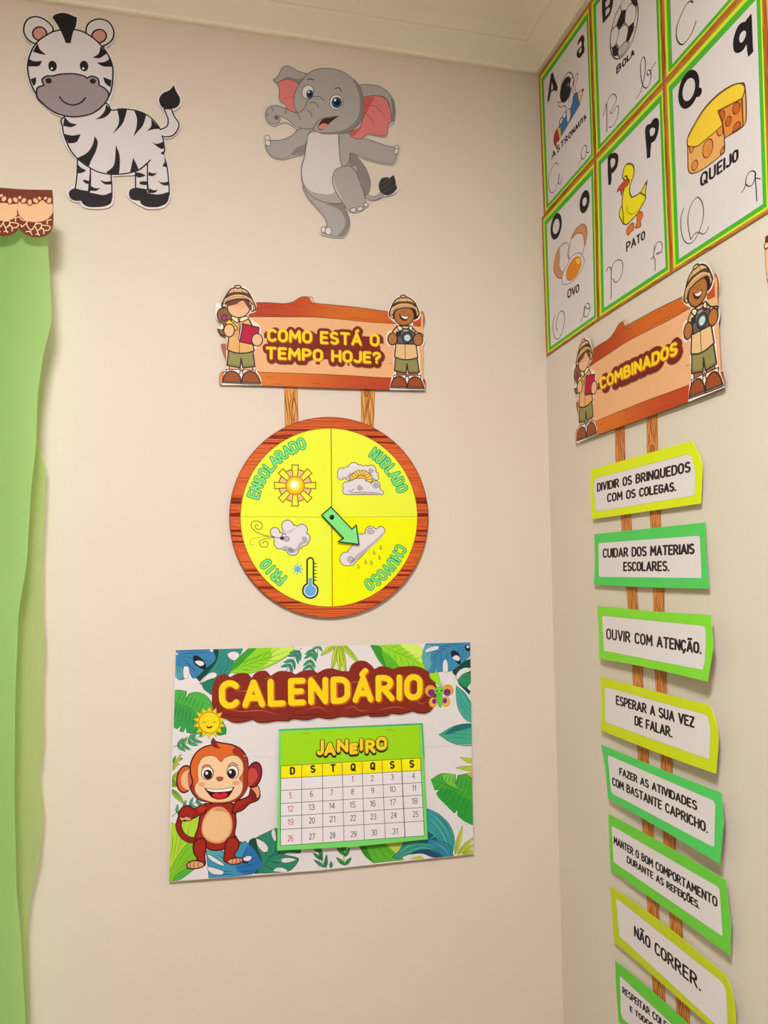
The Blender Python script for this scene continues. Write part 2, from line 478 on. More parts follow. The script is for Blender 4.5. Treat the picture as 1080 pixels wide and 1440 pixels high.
# window behind the curtain
wf = tag(mesh_obj('window_1', *boxes([(WX0, WX0+.045, DIST+.03, DIST+.09, WZ0, WZ1), (WX1-.045, WX1, DIST+.03, DIST+.09, WZ0, WZ1),
      (WX0+.045, WX1-.045, DIST+.03, DIST+.09, WZ0, WZ0+.045), (WX0+.045, WX1-.045, DIST+.03, DIST+.09, WZ1-.045, WZ1),
      (-1.31, -1.27, DIST+.03, DIST+.09, WZ0+.045, WZ1-.045)]), M_ALU), kind='structure')
gm, N, L, b = nodes_mat('window_glass')
b.inputs['Transmission Weight'].default_value = 1; b.inputs['Roughness'].default_value = 0.02; b.inputs['IOR'].default_value = 1.45
for x0, x1 in ((WX0+.045, -1.31), (-1.27, WX1-.045)):
    mesh_obj('pane', *boxes([(x0, x1, DIST+.058, DIST+.062, WZ0+.045, WZ1-.045)]), gm, wf)

# ceiling lamp above the camera
lamp = bpy.data.objects.new('ceiling_lamp', None); lamp.location = (-0.15, -0.10, Z_CEIL); sc.collection.objects.link(lamp)
tag(lamp, 'square white ceiling lamp overhead in the middle of the room', 'lamp')
fr = mesh_obj('frame', *boxes([(-.25, .25, -.25, -.22, -.04, 0), (-.25, .25, .22, .25, -.04, 0), (-.25, -.22, -.22, .22, -.04, 0), (.22, .25, -.22, .22, -.04, 0)]), M_ALU, lamp)
em, N, L, b = nodes_mat('lamp_diffuser'); b.inputs['Emission Color'].default_value = (1, .94, .88, 1); b.inputs['Emission Strength'].default_value = 1.0
mesh_obj('diffuser', *boxes([(-.22, .22, -.22, .22, -.03, -.02)]), em, lamp)

# ------------------------------------------------------------------ curtain
def fabric(name, c, transl, transp, tc=None):
    m = bpy.data.materials.new(name); m.use_nodes = True; N = m.node_tree.nodes; L = m.node_tree.links; N.clear()
    out = N.new('ShaderNodeOutputMaterial'); d = N.new('ShaderNodeBsdfDiffuse'); t = N.new('ShaderNodeBsdfTranslucent'); tr = N.new('ShaderNodeBsdfTransparent')
    g = N.new('ShaderNodeNewGeometry'); nz = N.new('ShaderNodeTexNoise'); nz.inputs['Scale'].default_value = 900; nz.inputs['Detail'].default_value = 2
    L.new(g.outputs['Position'], nz.inputs['Vector'])
    r = N.new('ShaderNodeMapRange'); r.inputs[3].default_value = .9; r.inputs[4].default_value = 1.1; L.new(nz.outputs['Fac'], r.inputs[0])
    v = N.new('ShaderNodeVectorMath'); v.operation = 'SCALE'; v.inputs[0].default_value = rgb(c)[:3]; L.new(r.outputs[0], v.inputs['Scale'])
    L.new(v.outputs[0], d.inputs['Color']); t.inputs['Color'].default_value = rgb(tc or c)
    m1 = N.new('ShaderNodeMixShader'); m1.inputs[0].default_value = transl; L.new(d.outputs[0], m1.inputs[1]); L.new(t.outputs[0], m1.inputs[2])
    m2 = N.new('ShaderNodeMixShader'); m2.inputs[0].default_value = transp; L.new(m1.outputs[0], m2.inputs[1]); L.new(tr.outputs[0], m2.inputs[2])
    L.new(m2.outputs[0], out.inputs['Surface']); return m
def interp(tab, y):
    for (ya, xa), (yb, xb) in zip(tab, tab[1:]):
        if y <= yb: t = (y-ya)/(yb-ya); t = t*t*(3-2*t)*.5+t*.5; return xa+(xb-xa)*t
    return tab[-1][1]
front = [(268, 66), (333, 67), (406, 71), (444, 73.5), (511, 59), (559, 52.7), (620, 51), (700, 43), (782, 38.5), (870, 25.7), (988, 21.6), (1111, 20.5), (1240, 23), (1342, 31), (1440, 36), (1900, 40)]
back = [(268, 60), (444, 66), (559, 58), (620, 53), (658, 65.5), (700, 64), (782, 60.6), (849, 60.6), (905, 64), (957, 60.6), (1034, 61.7), (1090, 55.5), (1137, 61.7), (1203, 56.5), (1255, 43.7), (1306, 38.5), (1440, 40), (1900, 42)]
def sheet_grid(tab, d0, amp, wob, ny=90, nx=46, width=0.85, seed=1.0):
    V = []; F = []
    for j in range(ny+1):
        y = 272+(1850-272)*j/ny; x = interp(tab, y); r = ray(x, y)
        e = CAM + r*((DIST-d0-CAM.y)/r.y); fall = min(1, j/ny*2.2)
        for i in range(nx+1):
            t = i/nx; s = (t**1.25)*width
            ph = s*38+seed+0.6*sin(j*.07+seed)
            dep = d0 + fall*amp*(sin(ph)-sin(seed+.6*sin(j*.07+seed)))*min(1, t*6) + wob*sin(j*.16+t*3)*fall*min(1, t*5)
            V.append((e.x - s, DIST-dep, e.z))
    for j in range(ny):
        for i in range(nx):
            k = j*(nx+1)+i; F.append((k, k+nx+1, k+nx+2, k+1))
    return V, F
cur = bpy.data.objects.new('curtain', None); cur.location = (-1.2, DIST-.05, 0.0); sc.collection.objects.link(cur)
tag(cur, 'sheer apple green fabric curtain hanging at the left edge of the wall', 'curtain')
def rel(V): return [(v[0]+1.2, v[1]-DIST+.05, v[2]) for v in V]
V, F = sheet_grid(front, .075, .016, .005)
o = mesh_obj('front_panel', rel(V), F, fabric('green_fabric', (186, 224, 146), .6, .03, (200, 246, 172)), cur, True)
V, F = sheet_grid(back, .030, .006, .003, seed=2.0)
o = mesh_obj('rear_panel', rel(V), F, fabric('sheer_green_fabric', (184, 204, 124), .4, .35, (186, 214, 116)), cur, True); o['label'] = 'paler sheer layer behind'
rod = []
Vr = []; Fr = []
zt = (CAM + ray(66, 272)*((DIST-.06)/ray(66, 272).y)).z + .005
for i in range(13):
    for xx in (-1.7, -0.80):
        a = 2*pi*i/12; Vr.append((xx+1.2, .002+.008*cos(a), zt+.008*sin(a)))
Fr = [(2*i, 2*i+1, 2*i+3, 2*i+2) for i in range(12)]
mesh_obj('rod', Vr, Fr, M_ALU, cur, True)

# ================================================================== scalloped border strips
BR, TAN = '6e2c17', 'e0b287'
def giraffe(a, cx, dx=0):
    pass
a = Art('scalloped_border', 'brown and tan giraffe-print scalloped paper border above the green curtain', 'border', off=.098, tilt=(0, 0), ref=(40, 300), group=None)
a.frame(0, 250, 10.8)
a.sheet('-620,110* -300,130 0,150 350,175 795,185* 806,330 812,560 800,740 740,850 650,892 560,903 460,890 370,850 310,790 285,755* 260,800 180,860 60,885 -60,870 -160,810 -230,750* -300,820 -420,870 -620,860*', BR)
a.part('tan_band')
a.fill('-620,390* -100,395 40,380 200,400 262,395 265,470 260,560 200,620 120,645 0,650 -150,600 -230,520* -300,600 -620,640*', TAN)
a.fill('285,360 330,385 460,400 560,395 640,340 700,380 795,400 806,450 800,530 740,610 660,655 570,672 450,665 350,625 290,560 268,480 272,400', TAN)
a.line('266,500 272,560 285,600', BR, 16)
a.part('petal'); a.hold = False
for (x, y, r) in [(20, 270, 60), (60, 320, 40), (150, 350, 0), (235, 335, -40), (300, 300, 55), (360, 345, 45), (452, 370, 0), (540, 345, -45), (600, 310, -55), (690, 310, 50), (748, 345, 20)]:
    big = y > 315
    a.ell(x, y, 44 if big else 34, 58 if big else 36, BR, rot=r)
a.step(); a.hold = True
for (x, y, r) in [(20, 270, 60), (60, 320, 40), (150, 350, 0), (235, 335, -40), (300, 300, 55), (360, 345, 45), (452, 370, 0), (540, 345, -45), (600, 310, -55), (690, 310, 50), (748, 345, 20)]:
    big = y > 315
    a.ell(x, y, 30 if big else 20, 42 if big else 27, TAN, rot=r)
a.hold = False
a.part('giraffe_pattern'); LC = 'eecb9f'; a.step(); a.hold = True
for dx, dy in ((0, 0), (-482, -42), (-960, -50)):
    for q in ['300,600 330,640 410,650 400,690 330,745', '315,715 335,750', '400,690 430,760 480,790 520,740 545,700', '480,790 500,770', '395,820 450,815 485,865', '545,700 620,695 630,740 590,790 560,790 530,735',
              '560,790 590,870 600,860', '590,790 640,765 665,800 665,850', '630,740 650,720 760,740 735,795 665,800', '715,650 720,700', '715,650 775,635', '620,695 540,690', '545,860 575,850 590,870', '440,815 470,810']:
        a.line([(p[0]+dx, p[1]+dy) for p in P(q)], LC, 13, n=3)
a.hold = False
a.done()
a = Art('scalloped_border', 'sliver of brown scalloped paper border at the right edge of the right wall', 'border', wall='right', off=.006, ref=(1080, 370))
a.frame(1000, 300, 1)
a.sheet('76,33* 95,20* 170,-32* 170,90* 120,125 95,120 84,110 78,90 75.5,60', BR)
a.part('tan_band'); a.fill('76,52* 110,30 170,-5* 170,60* 120,98 90,100 79,88 76.5,70', TAN)
a.hold = True; a.step()
for x, y in ((78, 45), (85, 42), (93, 40)): a.part('petal'); a.ell(x, y, 3.0, 5, 'eecb9f', rot=20, line=BR, lw=1.4)
a.hold = False; a.part('giraffe_pattern'); a.line('79,88 82,95 86,92 88,104', 'eecb9f', 1.5)
a.done()

# ================================================================== zebra
K = '201b1e'; WH = 'dfd6d8'; ZB = 'd8cfd4'
a = Art('zebra_cutout', 'smiling cartoon zebra paper cutout high on the wall above the curtain', 'wall cutout', off=.003, ref=(145, 155), lead='paper')
a.frame(0, 0, 3.857)
sil = '283,95* 300,78 350,70 418,95* 415,130 405,160* 440,172 470,188* 468,150 490,115 540,103 590,120 617,170 605,220 575,248 553,250* 585,290 608,350 612,420 605,490 592,535 585,560* 605,597* 660,590 740,600 810,630 855,685 870,703* 905,685 912,650 900,615 890,590* 868,565 862,535 885,505 925,485 943,462* 955,495 975,530 975,565 950,588 930,595* 945,630 970,670 960,710 930,738 880,742* 890,790 882,830 895,870 912,930 918,1000 918,1060 905,1100 870,1122 800,1125 762,1108* 720,1085 700,1060 700,1035 735,1015 740,940* 660,945 600,948* 608,1000 608,1080 590,1115 530,1125 460,1118 440,1088* 400,1085 375,1060 380,1030 410,1010 418,940 420,860* 370,800 342,730 340,680 350,632* 280,600 220,540 165,450 150,370 160,300 185,238* 150,210 127,165 140,115 190,90 240,105 275,140 288,165* 325,158* 305,120'
a.sheet(sil, WH, grow=9)
a.part('tail')
a.fill('870,703* 905,685 912,650 900,615 890,590* 930,590* 945,630 970,670 960,710 930,738 880,742*', ZB, K, 7)
a.part('tail_tuft'); a.fill('885,585 865,555 865,530 885,505 920,488 943,462* 955,495 975,530 973,565 945,588', K)
a.part('leg')
a.fill('420,850* 418,940 410,1010 400,1040* 480,1040* 495,900*', ZB, K, 7)
a.part('leg'); a.fill('735,900* 735,1020* 800,1030* 800,890*', ZB, K, 7)
for q in ('422,895 440,910 466,925 440,938 420,936', '452,975 490,985 488,1000 460,992', '740,935 780,945 785,955 745,962', '760,985 800,985 800,1003 762,1000', ): a.part('stripe'); a.fill(q, K)
a.part('hoof'); a.fill('402,1022 375,1040 378,1070 400,1087 440,1090 470,1080 480,1040 440,1030', K)
a.part('hoof'); a.fill('735,1018 705,1030 700,1060 715,1082 755,1088 790,1080 800,1040 770,1025', K)
a.part('leg')
a.fill('490,900* 490,1000 480,1070* 607,1070* 606,1000 600,930*', ZB, K, 7)
a.part('leg'); a.fill('800,880* 800,980 808,1060* 918,1055* 916,1000 905,900 885,835*', ZB, K, 7)
for q in ('540,975* 570,985 604,982* 604,998 570,1000', '485,1003* 515,1020 545,1020* 520,1035 482,1034*', '806,932* 830,940 855,937* 830,955 804,952*', '855,980* 880,990 912,985* 912,1005 880,1002', '810,1022* 835,1032 858,1028* 840,1045 808,1048*', '855,880* 875,885 893,875* 905,905 880,900'): a.part('stripe'); a.fill(q, K)
a.part('hoof'); a.fill('480,1045 445,1070 445,1100 480,1122 550,1122 595,1108 608,1080 605,1045 560,1058', K)
a.part('hoof'); a.fill('795,1050 762,1075 765,1105 800,1122 860,1122 905,1100 918,1060 915,1042 860,1055', K)
a.part('body')
a.fill('350,632 340,690 350,740 380,810 420,860 480,905 540,935 620,946 700,938 760,918 810,875 885,830 890,790 882,745 870,703 840,660 800,625 740,600 660,590 605,597 560,560', ZB, K, 7)
a.ell(872, 722, 10, 17, ZB); a.fill('812,868 850,840 880,835 893,860 880,900 830,905', ZB); a.line('755,920 790,895 815,868', K, 7)
for q in ('605,597* 575,565* 568,600 545,630 515,648* 560,640 590,620', '635,595* 690,592* 670,660 640,700 608,728* 640,680 645,640', '728,600* 795,620* 775,680 750,710 722,742* 740,690 742,640', '820,645* 870,700* 840,700 795,710* 820,685',
          '820,770* 850,780 888,768* 890,800 870,806', '882,822 892,830 884,838 872,832', '514,738* 530,770 520,820 495,870 482,905* 450,885 420,857* 470,830 500,790', '628,785* 648,840 650,900 645,946* 600,944 575,936* 615,900 625,850', '722,855* 740,890 752,920* 730,932 705,935*', '350,632* 380,665 420,675* 385,690 342,682*', '345,725* 390,735 438,728* 415,770 370,778*'):
    a.part('stripe'); a.fill(q, K)
a.part('ear'); a.fill('288,165 275,135 240,105 190,90 145,110 128,165 150,212 200,238 250,205', ZB, K, 8); a.ell(215, 182, 38, 36, 'c98c80', line=K, lw=8)
a.part('ear'); a.fill('470,188 470,145 495,115 540,103 590,120 617,170 605,220 553,250 510,220', ZB, K, 8); a.ell(537, 196, 40, 36, 'c98c80', rot=-15, line=K, lw=8)
a.part('head'); a.fill('380,158 450,172 520,218 575,280 608,350 612,420 600,500 560,570 500,615 420,633 350,628 280,600 215,535 170,460 150,370 165,290 205,225 270,180 320,163', ZB, K, 8)
for q in ('205,232* 178,280* 215,292 250,298* 215,265', '155,318* 185,332 228,330* 210,358 155,360*', '195,418* 165,430* 182,468* 195,448', '545,250* 580,290* 540,315 502,312* 535,290', '600,312* 608,362* 560,360 525,340* 570,335', '560,418* 605,435* 600,475* 570,450'):
    a.part('stripe'); a.fill(q, K)
a.part('mane'); a.fill('283,95* 300,78 350,70 418,95* 412,140 395,180 383,234* 357,234* 335,180 308,130', K)
a.part('muzzle'); a.fill('285,412 330,402 400,400 455,412 470,424* 500,413 532,428 538,462* 575,485 590,520 560,570 500,615 420,633 350,628 280,600 215,545 200,520 202,478 238,462* 228,432 255,412', '9c8b93', K, 8)
a.line('322,525 350,555 395,570 440,555 463,530', K, 8)
a.part('nostril'); a.ell(264, 438, 17, 15, K, rot=20)
a.part('nostril'); a.ell(504, 440, 17, 14, K)
for x in (285, 456):
    a.part('eye'); a.ell(x, 358, 23, 29, K, rot=-8); a.ell(x-4, 371, 6, 6, 'f2eef0')
a.done()

# ================================================================== elephant
G1, G2, G3, GL_ = 'a9a2a2', '87807f', 'c0b9bb', '4a4444'; PK = 'd97c7e'; PK2 = 'c8605f'
a = Art('elephant_cutout', 'dancing grey cartoon elephant paper cutout with pink ears near the ceiling', 'wall cutout', off=.003, ref=(465, 215), lead='paper')
a.frame(350, 70, 4.5)
a.sheet('370,155 310,135 250,103 210,115 185,165 155,188* 185,215 195,250 192,310 225,350* 170,350 120,365 104,410 120,455 160,478 200,460 240,455 300,492 320,500* 270,545 200,570 140,572* 115,545 100,570 105,600 110,620 140,670 210,690 280,672 350,657* 335,750 340,840 370,930 430,1000 480,1060 495,1105 460,1130 460,1165 540,1182 600,1182 630,1140 640,1080 615,1010* 680,1025 740,995 755,975 740,940* 790,950 840,925 880,922 925,905 937,870 928,830 915,790* 880,810 835,815 820,860 840,900 790,930 750,912* 768,840 740,750 690,670* 780,702 880,722 920,715 940,670 950,620 920,610 880,608 800,580 730,550* 770,530 830,545 872,540 882,485 915,455* 926,400 910,310 860,250 800,225 700,225* 650,170 580,130 490,117 420,127', 'cfc6c2', grow=5)
a.part('tail'); a.line('735,925 790,940 830,925 850,900', GL_, 28); a.line('735,925 790,940 830,925 850,900', G1, 21)
a.part('tail_tuft'); a.fill('822,860 840,815 880,805* 885,815* 917,792* 928,830 930,855* 937,875 915,905* 880,922 840,905', '3a3537')
for q in ('835,880 870,860 900,820', '850,900 890,880 925,850', '835,850 860,835 880,815'): a.line(q, '5a5456', 4)
a.part('standing_leg'); a.fill('345,860 370,930 430,1000 480,1060 495,1110 475,1130 465,1160 540,1180 600,1180 630,1135 637,1080 612,1010 580,950 450,900', G1, GL_, 4)
a.fill('480,975* 590,970* 612,1010 634,1080 628,1130 598,1176 560,1178* 600,1130 612,1080 580,1020 530,990', G2)
for x, y, r in ((472, 1138, 15), (503, 1147, 20)): a.ell(x, y, r, r*1.25, 'dcd3d6', line=GL_, lw=4)
a.part('arm'); a.fill('410,500 320,500 270,545 200,572 140,573 108,575 108,620 140,670 210,690 280,668 350,655 375,580', G1, GL_, 4)
a.fill('370,575 350,600 300,620 262,665* 300,660 352,653* 360,600', G2)
for x, y in ((118, 560), (120, 590)): a.ell(x, y, 16, 21, 'dcd3d6', rot=-20, line=GL_, lw=4)
a.part('body'); a.fill('400,510 365,590 350,680 332,750 340,840 380,910 450,955 530,972 620,968 700,950 750,910 768,840 740,750 690,680 660,600 650,540 570,520', G1, GL_, 4)
a.fill('640,650* 685,675 740,750 766,840 748,908 720,930* 720,870 700,820 680,790 680,740 640,735', G2)
a.part('belly'); a.fill('395,525 368,590 353,680 334,760 345,840 385,890 460,914 540,905 570,800 590,735 575,665 568,530', 'd6cccd', '8a8182', 2.5)
a.part('arm'); a.fill('570,535 690,555 790,580 880,610 930,620 938,660 915,715 880,720 780,700 690,668 640,652* 636,700 600,735 580,715 575,650', G1)
a.line('570,535 572,650 588,735 620,730 636,700 640,652* 690,668 780,700 880,720 915,715 938,660 935,622 880,610 790,580 700,550', GL_, 4)
for x, y in ((935, 622), (932, 643)): a.ell(x, y, 13, 19, 'dcd3d6', rot=15, line=GL_, lw=4)
a.part('raised_leg'); a.fill('600,737 545,765 528,830 550,900 600,975 625,1010 680,1020 735,995 740,960 725,900 700,830 680,780 645,740', G1, GL_, 4)
a.line('710,850 722,890 735,930', GL_, 4)
a.fill('536,800 534,850 560,910 605,975 600,960 570,900 545,850', G3)
for x, y, rx in ((660, 1014, 20), (703, 1006, 18), (741, 981, 14)): a.ell(x, y, rx, 13, 'dcd3d6', rot=-15, line=GL_, lw=4)
a.part('ear'); a.fill('180,206* 240,187 290,200 328,225* 290,290 290,350 302,400* 250,380 230,350 192,310 195,250', PK, GL_, 4)
a.fill('370,155 310,135 250,103 210,118 185,168 157,189* 180,206 240,187 290,200 325,222* 345,185', G1, GL_, 4)
a.fill('325,222* 290,200 240,187 190,203* 240,172 300,185 345,180*', G2)
a.line('225,240 260,233 295,243', PK2, 4); a.line('215,310 250,300 285,305', PK2, 4)
a.part('ear'); a.fill('722,300* 800,290 860,308 897,380 908,450* 880,480 870,540 820,543 760,530 705,565 655,553 632,520* 700,490 725,400', PK, GL_, 4)
a.fill('722,305* 790,300 770,350 735,420 725,440*', PK2); a.fill('632,520* 700,490* 720,480 690,520 660,548', PK2)
a.fill('698,225 800,225 860,250 910,310 925,380 920,452* 905,450* 895,375 868,308 800,290 720,300*', G1, GL_, 4)
a.fill('905,450* 920,452* 925,380 912,320 895,300* 905,370', G2)
a.line('735,352 800,358 860,418', 'a0484c', 4); a.line('730,395 770,430 790,468', 'a0484c', 4)
a.part('head'); a.fill('370,155 420,127 490,117 580,133 650,178 700,228 722,300 725,390 712,450 680,490 620,525 540,533 460,530 412,508* 380,440 320,400 295,380 284,330 292,270 325,210', G1, GL_, 4)
a.fill('655,182* 700,228 722,300 725,390 712,450 680,490 620,525 540,533 470,530 450,522* 560,518 640,485 690,430 702,360 697,280', G2)
a.part('trunk'); a.fill('375,320 420,300 470,320 500,380 480,430 440,455 410,495 350,502 290,482 240,440 195,425 197,455 160,472 122,455 106,410 122,368 170,352 230,370 300,398 335,385 350,350', G1)
a.line('370,325 350,370 320,395 290,398 230,370 170,352 122,368 106,410 122,455 160,472 192,458 197,430 175,415 160,430', GL_, 4)
a.line('195,418 240,440 290,482 350,500 405,495 440,450 480,432 520,425 568,420', GL_, 4)
a.ell(176, 432, 13, 12, '6b6363')
for q in ('375,318 400,300 440,295 480,322', '385,335 420,335 443,365', '362,378 388,395 400,425', '300,398 318,420 323,445', '230,372 235,390 230,405', '145,360 148,375 155,386', '108,405 120,410 126,420'): a.line(q, GL_, 4)
a.part('mouth'); a.fill('568,418* 520,430 470,440 440,480 445,505 470,502 520,455', '4b2320', GL_, 3); a.fill('445,480 470,465 495,470 490,490 465,502 443,500', 'd48b70')
a.part('eye'); a.ell(372, 266, 36, 43, 'e0dade', rot=15, line=GL_, lw=4); a.ell(385, 280, 22, 27, '27456b', rot=5); a.ell(387, 280, 11, 14, '0d1420'); a.ell(380, 268, 6, 6, 'ffffff')
a.part('eye'); a.ell(553, 332, 42, 47, 'e0dade', line=GL_, lw=4); a.ell(556, 334, 33, 35, '2d4c75'); a.ell(556, 334, 17, 19, '0d1420'); a.ell(546, 318, 7, 8, 'ffffff')
a.part('eyebrow'); a.line('372,190 390,184 410,192', GL_, 7)
a.part('eyebrow'); a.line('548,245 568,240 587,262', GL_, 7)
a.done()

# ================================================================== signs with explorers (same print on both walls)
OUT = '33221c'
def HH(a, H): return lambda x0, y0, k: a.frame(x0, y0, k, H)
SIGN_SIL = ('325,404 334,400.5 345,404 354,414 359,430 358,437* 372,425.5 400,427 415,422 428,417.5 434,417 439,419 441,425* 470,429 500,432 547,438* 550,430 556,420 567,414.5 577,419 585,430 589.5,440* 594,437 597,444 597.5,455 595,459 590,460* 591,465 596,476 593,487 588,490* 589,520 590,528* 596,533 600,541 599,548.5 597,551* 560,551 500,549.5 400,546.5 311,544* 308,540 308.5,525 312,521 318,519* 319,500 313,488 311,482* 316,477 312,470 306.5,463* 305,458 303,455 304,440 303,428 306,425 311,427* 315,415')
def sign_board(a, H):
    F = HH(a, H); F(0, 0, 1)
    a.sheet(SIGN_SIL, 'e6dcd8', grow=.5)
    a.part('board_panel')
    # ends of the boards showing past the figures
    a.fill('311,486 314,484 318,484* 320,500* 317,505*', 'b0603a', OUT, .4); a.fill('309,540 309,528 312,523 316,525* 313,542*', 'c98a55', OUT, .5)
    a.fill('590,440 594,438 596.5,445 596,455 593,459 587,458* 588,445', 'd98a4a', OUT, .6); a.ell(593.3, 448, 2.3, 8, 'e9ab74', line=OUT, lw=.5)
    a.fill('596,533 599,540 598,548 595,549* 594,540', 'dca676', OUT, .5)
    a.fill('318,436* 420,438* 595,452* 595,538* 318,530*', 'e6ae80', sm=False)
    n = 14
    def beam(pts_top, pts_bot, cols):
        T_ = smooth(pts_top, False, 4); B_ = smooth(pts_bot, False, 4)
        def at(L_, x):
            for p, q in zip(L_, L_[1:]):
                if p[0] <= x <= q[0]: return p[1]+(q[1]-p[1])*(x-p[0])/max(1e-6, q[0]-p[0])
            return L_[-1][1] if x > L_[-1][0] else L_[0][1]
        x0, x1 = T_[0][0], T_[-1][0]; m = 44; a.step(); h0 = a.hold; a.hold = True
        for i in range(m):
            xa, xb = x0+(x1-x0)*i/m, x0+(x1-x0)*(i+1)/m; t = (i+.5)/m*(len(cols)-1); k = min(int(t), len(cols)-2); t -= k
            c = tuple(cols[k][j]*(1-t)+cols[k+1][j]*t for j in range(3))
            a.fill([(xa, at(T_, xa)), (xb, at(T_, xb)), (xb, at(B_, xb)), (xa, at(B_, xa))], c, sm=False)
        a.hold = h0
        a.line(pts_top, OUT, .7, n=4); a.line(pts_bot, OUT, .7, n=4)
    tp = '330,426 372,425.5 400,427 413,424 422,418.5 430,417 438,421 441,426 470,429 500,432 550,439 592,446'
    bt = '330,447 360,445.5 400,445.8 440,446 480,449 520,453 560,455.5 592,459'
    beam(tp, bt, [(172, 62, 30), (178, 62, 30), (186, 72, 30), (200, 98, 34), (205, 105, 34), (200, 96, 34), (190, 80, 34)])
    a.fill('434,417 439,418 441,424 440,427* 437,423', 'e6b48a', OUT, .5)
    tp2 = '312,523 340,522.5 370,523.5 420,525 480,527.5 520,530 560,532 598,534'
    bt2 = '311,540.5 340,541.5 400,543.5 450,545.5 500,547 560,548.8 598,549.5'
    beam(tp2, bt2, [(204, 104, 36), (214, 118, 40), (206, 104, 36), (190, 80, 34), (182, 66, 34), (178, 60, 32)])
    a.part('wood_grain'); a.step(); a.hold = True
    for q in ('362,434 380,432 402,433', '362,443 380,442.6 400,443.5', '428,428 434,426 438,427 450,433 475,434', '420,432 427,431 432,427', '486,446 500,447 510,449 530,448', '375,528 378,531 388,529', '430,539 445,539.5 455,538', '368,541 390,540 402,541', '488,544 510,543 530,544', '405,429 425,430', '540,452 552,454', '500,436 512,437', '545,511 553,511.5'):
        a.line(q, '6e2c14', .55, taper='both', n=4)
    a.hold = False
def boots(a, F, pts, toe):
    pass
def girl(a, H):
    F = HH(a, H); F(300, 395, 9)
    a.part('girl_figure')
    W = 'e8deda'
    a.fill('190,200 120,240 95,300 60,270 30,300 20,380 40,480 100,560 50,610 100,680 170,720 165,880 170,1110 135,1180 105,1290 105,1318* 612,1320* 600,1230 548,1140 520,1090 520,890 560,840 620,800 640,720 600,650 590,570 470,480 450,420 530,390 545,300 500,190 430,90 310,40 230,90', W)
    SK, HA, ST = 'e8b48c', '7a4a32', '4a3226'
    a.part('girl_hair'); a.fill('120,340 70,370 50,430 70,500 130,560 120,620 55,610* 90,670 150,690 240,640 250,470 200,350', '8a5a3c', OUT, 8)
    a.part('legs'); a.fill('200,1080* 200,1160* 330,1160* 330,1080*', 'e0ac86', OUT, 7); a.fill('385,1080* 385,1160* 500,1160* 500,1080*', 'e0ac86', OUT, 7)
    a.fill('165,1120* 340,1120* 335,1175* 160,1170*', W, OUT, 6); a.fill('375,1125* 530,1130* 530,1180* 370,1175*', W, OUT, 6); a.ell(352, 1130, 14, 18, 'c97f7f', line=OUT, lw=4)
    a.part('shorts'); a.fill('190,880* 175,1070* 340,1100* 352,980* 372,1100* 525,1085* 500,880*', '8f8a55', OUT, 9, sm=False)
    a.line('185,1050 345,1078', OUT, 4); a.line('372,1078 520,1062', OUT, 4)
    a.part('boot'); a.fill('115,1285* 140,1200 200,1145 270,1150 330,1200 355,1285*', '9a4e26', OUT, 9)
    a.part('boot'); a.fill('360,1285* 375,1200 430,1150 500,1150 560,1200 600,1295*', '9a4e26', OUT, 9)
    a.part('boot_soles'); a.fill('112,1275* 350,1280* 350,1302* 112,1290*', '6e6a6c', OUT, 5, sm=False); a.fill('358,1282* 600,1290* 600,1310* 358,1305*', '6e6a6c', OUT, 5, sm=False)
    a.part('shirt'); a.fill('240,450* 215,560 195,720 175,870* 260,905 340,915 430,910 518,885* 500,780 500,640 480,540 430,460*', 'e3ab6e', OUT, 9)
    a.fill('270,480 330,520 380,520 480,560 460,640 330,740 250,640', 'd79f68'); a.line('328,520 330,915', OUT, 7)
    a.part('collar'); a.fill('250,440 225,470 290,525 325,515* 300,450', 'ead9b8', OUT, 7); a.fill('430,450 440,480 370,515 330,520* 345,460', 'ead9b8', OUT, 7)
    a.part('notebook'); a.fill('350,560* 375,540* 350,745* 318,740*', 'e2dcda', OUT, 5, sm=False); a.fill('375,545* 580,590* 565,700* 500,805* 335,770*', 'b8123a', OUT, 8, sm=False)
    a.part('pencil'); a.fill('145,530* 205,487* 310,600* 290,625* 250,620*', 'f0c81e', OUT, 6, sm=False); a.ell(138, 465, 38, 38, '9c2a78', line=OUT, lw=6)
    a.part('hand'); a.ell(200, 627, 68, 82, SK, line=OUT, lw=8)
    a.part('hand'); a.ell(555, 745, 70, 80, SK, line=OUT, lw=8)
    a.part('face'); a.ell(320, 330, 145, 135, SK, line=OUT, lw=8); a.ell(330, 300, 130, 40, 'e2a880')
    a.line('330,360 360,345 378,320', 'b9805c', 5); a.line('310,305 330,290 350,292', 'b9805c', 5)
    a.part('fringe'); a.fill('165,300 170,260 300,225 400,228 470,300 480,380* 440,340 400,280 380,250* 340,260 300,290 230,310 180,320', '6b3d2c', None, 0)
    a.part('hat'); a.fill('110,290 120,350* 150,300 180,260 300,230 420,235 480,280 500,340 490,390* 535,360 525,300 480,210 430,130 345,85 310,80 230,100 180,160', 'd9b27c', OUT, 9)
    a.fill('150,215 230,175 310,160 400,172 480,215* 470,180 400,150 310,142 220,152 175,185', '6b3a26', OUT, 4); a.fill('150,228 230,185 320,172 410,190 490,240* 470,205 400,175 310,160 210,175', '59301f')
    a.line('112,290 200,225 310,200 420,220 520,310', OUT, 5); a.line('262,90 252,150', OUT, 5); a.line('352,85 372,150', OUT, 5)
    a.ell(310, 75, 40, 20, 'd9b27c', line=OUT, lw=8)
    a.fill('480,300 500,300 510,360 485,385', 'e8d7b0', OUT, 5); a.fill('125,290 150,290 150,320 120,330', 'e8d7b0', OUT, 5)
